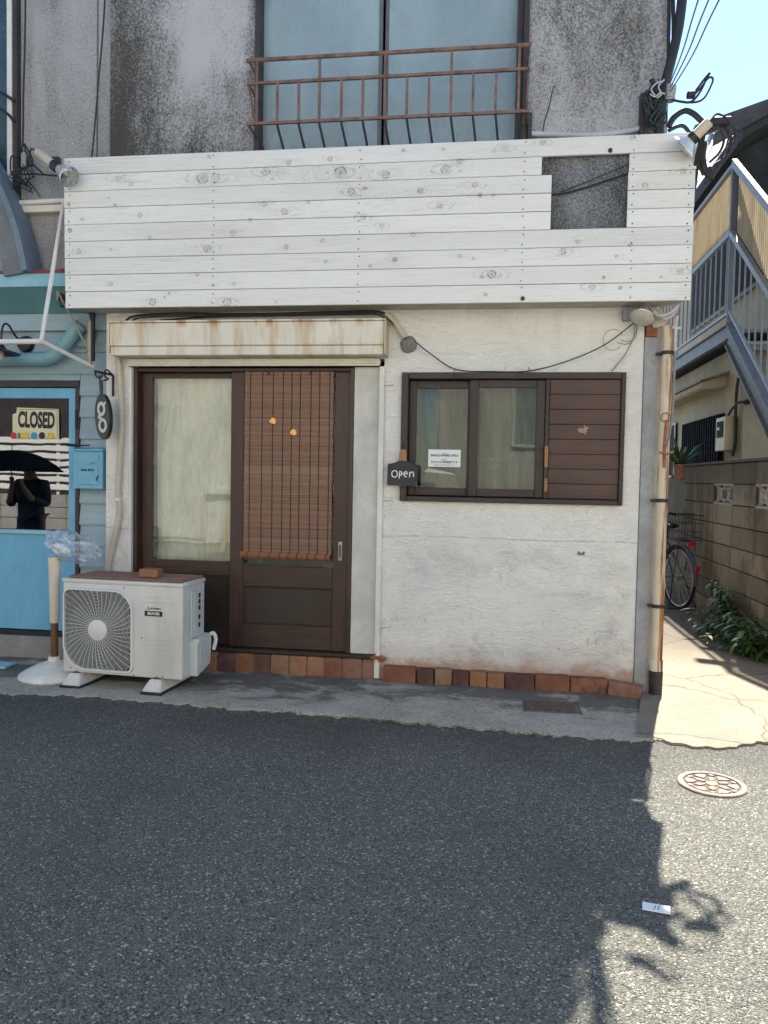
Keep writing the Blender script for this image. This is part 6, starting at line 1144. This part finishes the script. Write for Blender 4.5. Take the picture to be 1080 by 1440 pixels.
# stair
stx, sty, stz = 2.6, 4.21, 3.2
sr = thing('outside_stair', 'grey steel outside staircase with tan corrugated guards beside the tan house', 'staircase', (3.0, 4.2, 0)); SLp = .74
q = MB(); q.box(stx, stx + .03, sty, 9, 3.01, 3.20, .003); q.box(stx - .03, stx, sty, 9, 3.18, 3.20, .002); q.box(stx - .03, stx, sty, 9, 3.01, 3.03, .002); q.box(stx + .031, 3.44, sty, 9, 3.10, 3.14); q.build('landing', 'steel', sr, 30)
for xx in (stx, 3.36):
    q = MB(); y1_, z1_ = .35, 3.2 - (sty - .35) * SLp
    q.prism([(sty, 3.20), (sty, 2.95), (y1_, z1_ - .25), (y1_, z1_)], xx, xx + .03, 'yz'); q.prism([(sty, 3.215), (sty, 3.195), (y1_, z1_ - .005), (y1_, z1_ + .015)], xx - .03, xx + .05, 'yz'); q.prism([(sty, 2.965), (sty, 2.945), (y1_, z1_ - .255), (y1_, z1_ - .235)], xx - .03, xx - .001, 'yz'); q.build('stringer', 'steel', sr, 30)
for k in range(15): 
    z = 3.12 - .2 * (k + 1) * .98; y = sty - (k + 1) * .2 * .98 / SLp
    if y > .4: q = MB(); q.box(stx + .04, 3.355, y - .02, y + .25, z - .02, z, .003); q.box(stx + .04, 3.355, y - .022, y + .0, z - .07, z - .021, .002); q.build('tread', 'steel', sr, 30)
q = MB(); q.box(stx - .02, stx + .04, sty - .03, sty + .03, 3.2, 5.02, .004); q.build('newel_post', 'steel', sr)
q = MB()
q.bar((stx, sty, 3.32), (stx, 9, 3.32), .03, .03); q.bar((stx, sty, 4.22), (stx, 9, 4.22), .05, .06); q.bar((stx, sty, 4.98), (stx, 9, 4.98), .04, .04)
q.bar((stx, sty, 3.36), (stx, .4, 3.36 - (sty - .4) * SLp), .03, .03); q.bar((stx, sty, 4.22), (stx, .4, 4.22 - (sty - .4) * SLp), .05, .06); q.bar((stx, sty, 5.0), (stx, .4, 5.0 - (sty - .4) * SLp), .05, .08); q.build('handrail', 'rail', sr)
y = sty + .14
while y < 8.8: q = MB(); q.tube([(stx, y, 3.32), (stx, y, 4.2)], .009, 6); q.build('baluster', 'rail', sr); y += .23
y = sty - .16
while y > .5: q = MB(); dz = (sty - y) * SLp; q.tube([(stx, y, 3.36 - dz), (stx, y, 4.2 - dz)], .009, 6); q.build('baluster', 'rail', sr); y -= .20
def corr(ya, yb, slope):
    q = MB(); n = int(abs(yb - ya) / .009); vs = []
    for i in range(n + 1):
        y = ya + (yb - ya) * i / n; x = stx + .045 + .0045 * math.sin(y * 2 * math.pi / .065); dz = (sty - y) * slope
        vs += [(x, y, 4.25 - dz), (x, y, 4.98 - dz)]
    return q.add(vs, [(2 * i, 2 * i + 2, 2 * i + 3, 2 * i + 1) for i in range(n)])
corr(sty + .02, 8.9, 0).build('corrugated_guard', 'corrug', sr, 80); corr(sty - .03, .45, SLp).build('corrugated_guard', 'corrug', sr, 80)
# far roof beyond
fh = thing('far_house', 'far house with a pale sunlit roof seen above the staircase', 'house', (4.5, 14, 0)); yF = 13
a, b, c_, d_ = W(960, 285, yF), W(1085, 262, yF), W(1110, 140, yF + 4), W(1000, 190, yF + 4)
q = MB(); n = Vector((0, .1, -.12)); vs = [a, b, c_, d_, a + n, b + n, c_ + n, d_ + n]; q.add([tuple(v) for v in vs], [(0, 1, 2, 3), (4, 5, 6, 7), (0, 1, 5, 4), (1, 2, 6, 5), (2, 3, 7, 6), (3, 0, 4, 7)])
for k in range(14): 
    t = k / 13; p0, p1 = a.lerp(b, t), d_.lerp(c_, t); q.tube([tuple(p0 + Vector((0, 0, .02))), tuple(p1 + Vector((0, 0, .02)))], .05, 6)
q.build('roof', 'tilelit', fh, 30); q = MB(); q.bar(tuple(d_ + Vector((-.4, 0, .1))), tuple(c_ + Vector((1, 0, .35))), .25, .28); q.build('ridge_beam', 'roofdark', fh, 0); q = MB(); q.box(a.x, b.x + 3, yF + .4, yF + 6, 0, a.z + .2); q.build('wall', 'house', fh, 0)

# ================================================================== ACROSS THE STREET (seen in the glass)
ow = thing('street_wall', 'grey concrete block wall with a white slatted fence across the street', 'wall', (-4, -6.7, 0)); q = MB(); 
for r_ in range(5):
    for c in range(13): x = -11 + c * .395 + (r_ % 2) * .0; q.box(x + .005, x + .39, -6.80, -6.70, r_ * .2 + .005, r_ * .2 + .195, .004)
q.build('blocks', mat('grey_block', (.30, .29, .27), .9, .15, 5), ow, 30); q = MB(); q.box(-11, -5.87, -6.79, -6.712, 0, .995); q.build('mortar', 'blockgap', ow, 0)
q = MB(); 
for k in range(7): q.box(-11, -5.89, -6.77, -6.745, 1.08 + k * .13, 1.08 + k * .13 + .085, .003)
q.build('slats', 'fencewhite', ow, 30); q = MB(); [q.box(x, x + .05, -6.80, -6.771, 1.0, 2.0) for x in np.arange(-10.9, -5.9, 1.21)]; q.build('fence_posts', 'fencewhite', ow, 30)
og = thing('street_railing', 'white railing of upright bars across the street', 'railing', (2.5, -6.7, 0)); q = MB(); q.box(-.6, 8, -6.72, -6.68, 1.66, 1.70, .003); q.box(-.6, 8, -6.72, -6.68, 1.36, 1.39, .003); q.box(-.6, 8, -6.72, -6.68, .10, .14, .003); q.build('rail', 'fencewhite', og); q = MB(); [q.box(x, x + .022, -6.712, -6.69,   .141, 1.659) for x in np.arange(-.55, 8, .11)]; q.build('bars', 'fencewhite', og, 0)
oh = thing('street_house', 'pale tiled house across the street', 'house', (0, -11, 0)); q = MB(); q.prism([(-7.6, -9.6), (-1.42, -9.6), (-2.3, -16), (-7.6, -16)], 0, 7.2, 'xy'); q.build('wall', 'opp', oh, 0); MB().box(-6.95, -5.75, -9.598, -9.55, .1, 2.75).build('roller_shutter', 'sidepanel', oh, 0); MB().box(-5.7, -1.5, -9.598, -9.5, 1.0, 1.12).build('ledge', 'fencewhite', oh, 0)
oh4 = thing('street_house', 'narrow pale tiled house across the street beyond a strip of open sky', 'house', (.2, -11, 0)); q = MB(); q.box(-1.12, 1.9, -16, -9.6, 0, 7.0); q.build('wall', 'opp', oh4, 0); f_ = MB().box(.30, 1.25, -9.598, -9.55, 2.0, 3.4).build('window', 'fencewhite', oh4, 0); MB().box(.37, 1.18, -9.549, -9.54, 2.07, 3.33).build('pane', 'frost', f_, 0); MB().box(-1.3, 2.1, -16.2, -9.3, 7.0, 7.2).build('roof', 'roofdark', oh4, 0)
MB().box(-1.05, -.98, -9.599, -9.53, .2, 6.9).build('drainpipe', 'fencewhite', oh4, 0)
q = MB(); q.tube([(-4.25, -6.4, .0), (-4.02, -6.45, 1.25)], .04, 10); whole('leaning_pole', q, 'yellow', 'yellow pole leaning across the street and reflected in the left sliding door', 'pole')
for x0_ in (-2.2,): q = MB(); q.box(x0_, x0_ + 1.4, -9.598, -9.56, 3.6, 4.9); f_ = q.build('window', 'whitepaint', oh, 0); q = MB(); q.box(x0_ + .07, x0_ + 1.33, -9.559, -9.55, 3.67, 4.83); q.build('pane', 'frost', f_, 0)
q = MB(); q.prism([(-7.8, -9.2), (-1.36, -9.2), (-2.3, -16.4), (-7.8, -16.4)], 7.2, 7.45, 'xy'); q.build('roof', 'roofdark', oh, 0)
oh3 = thing('street_house', 'dark timber clad house across the street behind the slatted fence', 'house', (-9, -11, 0)); q = MB(); q.box(-17, -8.0, -16, -9.4, 0, 6.5); q.build('wall', 'upframe', oh3, 0); q = MB(); q.prism([(-17.4, 6.5), (-7.9, 6.5), (-7.9, 6.7), (-12.5, 8.6), (-17.4, 6.7)], -16.4, -9.0); q.build('roof', 'roofdark', oh3, 0)
oh2 = thing('street_house', 'cream house with a grey roof farther along across the street', 'house', (6, -12, 0)); q = MB(); q.box(2.4, 14, -17, -10.5, 0, 6.2); q.build('wall', mat('cream_render', (.70, .67, .59), .8, .06, 2), oh2, 0); q = MB(); q.prism([(2.0, 6.2), (14.4, 6.2), (14.4, 6.4), (8.2, 8.4), (2.0, 6.4)], -17.4, -10.1); q.build('roof', 'roofdark', oh2, 0); q = MB(); q.box(4, 5.6, -10.498, -10.45, 3.2, 4.6); f_ = q.build('window', 'whitepaint', oh2, 0); q = MB(); q.box(4.08, 5.52, -10.449, -10.44, 3.28, 4.52); q.build('pane', 'frost', f_, 0)

# passer-by under an umbrella, seen only as a reflection in the glass of the blue door
vp = W(42, 700, .2 + 3.5); PXx, PYy = vp.x, -3.5
pe = thing('person', 'person in dark clothes standing under a black umbrella and reflected in the blue door glass', 'person', (PXx, PYy, 0), R(0))
def skin_body(name, chains, root, m, parent, lv=1):
    vs = []; es = []; rad = []; idx = {}
    for ch in chains:
        prev = None
        for (x, y, z, r_) in ch:
            k = (round(x, 3), round(y, 3), round(z, 3))
            if k not in idx: idx[k] = len(vs); vs.append((x, y, z)); rad.append(r_)
            if prev is not None and prev != idx[k]: es.append((prev, idx[k]))
            prev = idx[k]
    me = bpy.data.meshes.new(name); me.from_pydata(vs, es, []); o = bpy.data.objects.new(name, me); col.objects.link(o)
    md = o.modifiers.new('skin', 'SKIN'); sv = me.skin_vertices[0].data
    for i, r_ in enumerate(rad): rr = r_ if isinstance(r_, tuple) else (r_, r_); sv[i].radius = rr; sv[i].use_root = (i == 0)
    s_ = o.modifiers.new('sub', 'SUBSURF'); s_.levels = lv; s_.render_levels = lv; s_.levels = lv
    dg = bpy.context.evaluated_depsgraph_get(); dg.update(); me2 = bpy.data.meshes.new_from_object(o.evaluated_get(dg)); bpy.data.objects.remove(o)
    me2.name = name; o = bpy.data.objects.new(name, me2); col.objects.link(o); me2.materials.clear(); me2.materials.append(M[m]); me2.polygons.foreach_set('use_smooth', [True] * len(me2.polygons)); o.parent = parent; return o
pel = (0, 0, .86, (.15, .11)); chest = (0, -.01, 1.14, (.165, .11)); neck = (0, .0, 1.29, .05); headc = (0, .03, 1.42, (.078, .095)); headt = (0, .02, 1.52, (.062, .08))
arms = [[chest, (.17, -.01, 1.22, .055), (.22, .02, .98, .042), (.16, .24, 1.05, .034), (.10, .34, 1.22, .026), (.095, .37, 1.29, .03)], [chest, (-.17, -.01, 1.22, .055), (-.24, .03, .97, .042), (-.14, .22, 1.02, .034), (-.06, .30, 1.24, .026), (-.05, .32, 1.31, .03)]]
legs = [[pel, (.09, 0, .78, .085), (.10, .01, .45, .058), (.10, -.01, .09, .04), (.10, .11, .04, .035)], [pel, (-.09, 0, .78, .085), (-.10, .02, .45, .058), (-.11, .0, .09, .04), (-.11, .12, .04, .035)]]
skin_body('body', [[pel, chest, neck, headc, headt]] + arms + legs, 0, 'skin', pe, 2)
skin_body('coat', [[(0, 0, .50, (.20, .15)), (0, 0, .75, (.185, .14)), (0, 0, .98, (.165, .125)), (0, -.01, 1.15, (.18, .125)), (0, 0, 1.26, (.09, .08))], [(0, -.01, 1.15, (.18, .125)), (.175, -.01, 1.225, .068), (.225, .02, .98, .055), (.165, .24, 1.05, .046)], [(0, -.01, 1.15, (.18, .125)), (-.175, -.01, 1.225, .068), (-.245, .03, .97, .055), (-.145, .22, 1.02, .046)]], 0, 'navy', pe, 2)
skin_body('trousers', [[(0, 0, .92, (.15, .12)), (.09, 0, .76, .10), (.10, .01, .45, .073), (.10, -.01, .12, .06)], [(0, 0, .92, (.15, .12)), (-.09, 0, .76, .10), (-.10, .02, .45, .073), (-.11, .0, .12, .06)]], 0, 'hair', pe, 2)
q = MB(); b = bmesh.new(); bmesh.ops.create_icosphere(b, subdivisions=3, radius=1)
for v in b.verts: v.co = Vector((v.co.x * .10, v.co.y * .115 - .012 - (.02 if v.co.z < 0 else 0), v.co.z * .10)) if not (v.co.y > .35 and v.co.z < .35) else Vector((v.co.x * .07, .02, v.co.z * .08))
q.bm(b, Matrix.Translation((0, .02, 1.50))); q.build('hair', 'hair', pe, 70, True)
um = thing('umbrella', 'open black umbrella held by the person reflected in the blue door', 'umbrella', (PXx, PYy, 0), R(0)); tip = Vector((-.06, .30, 1.63)); q = MB(); vs = [(tip.x, tip.y, tip.z)]; N = 48
for k in range(1, 7):
    for i in range(N):
        a = 2 * math.pi * i / N; sc = abs(math.cos(a * 4)); r_ = .60 * k / 6 * (1 - .05 * (1 - sc) * (k / 6)); z = tip.z - .26 * (k / 6) ** 1.9 + .015 * (1 - sc) * (k / 6); vs.append((tip.x + r_ * math.cos(a), tip.y + r_ * math.sin(a), z))
q.add(vs, [(0, 1 + i, 1 + (i + 1) % N) for i in range(N)] + [(1 + k * N + i, 1 + k * N + (i + 1) % N, 1 + (k + 1) * N + (i + 1) % N, 1 + (k + 1) * N + i) for k in range(5) for i in range(N)]); q.build('canopy', 'umb', um, 60, True)
q = MB(); q.tube([tuple(tip + Vector((0, 0, .06))), (-.055, .32, 1.18)], .006, 6); q.build('shaft', 'black', um, 35, True); q = MB()
for k in range(8): a = k * math.pi / 4; q.tube([(tip.x, tip.y, tip.z - .02), (tip.x + .58 * math.cos(a), tip.y + .58 * math.sin(a), tip.z - .26)], .003, 4)
q.build('ribs', 'black', um, 35, True)
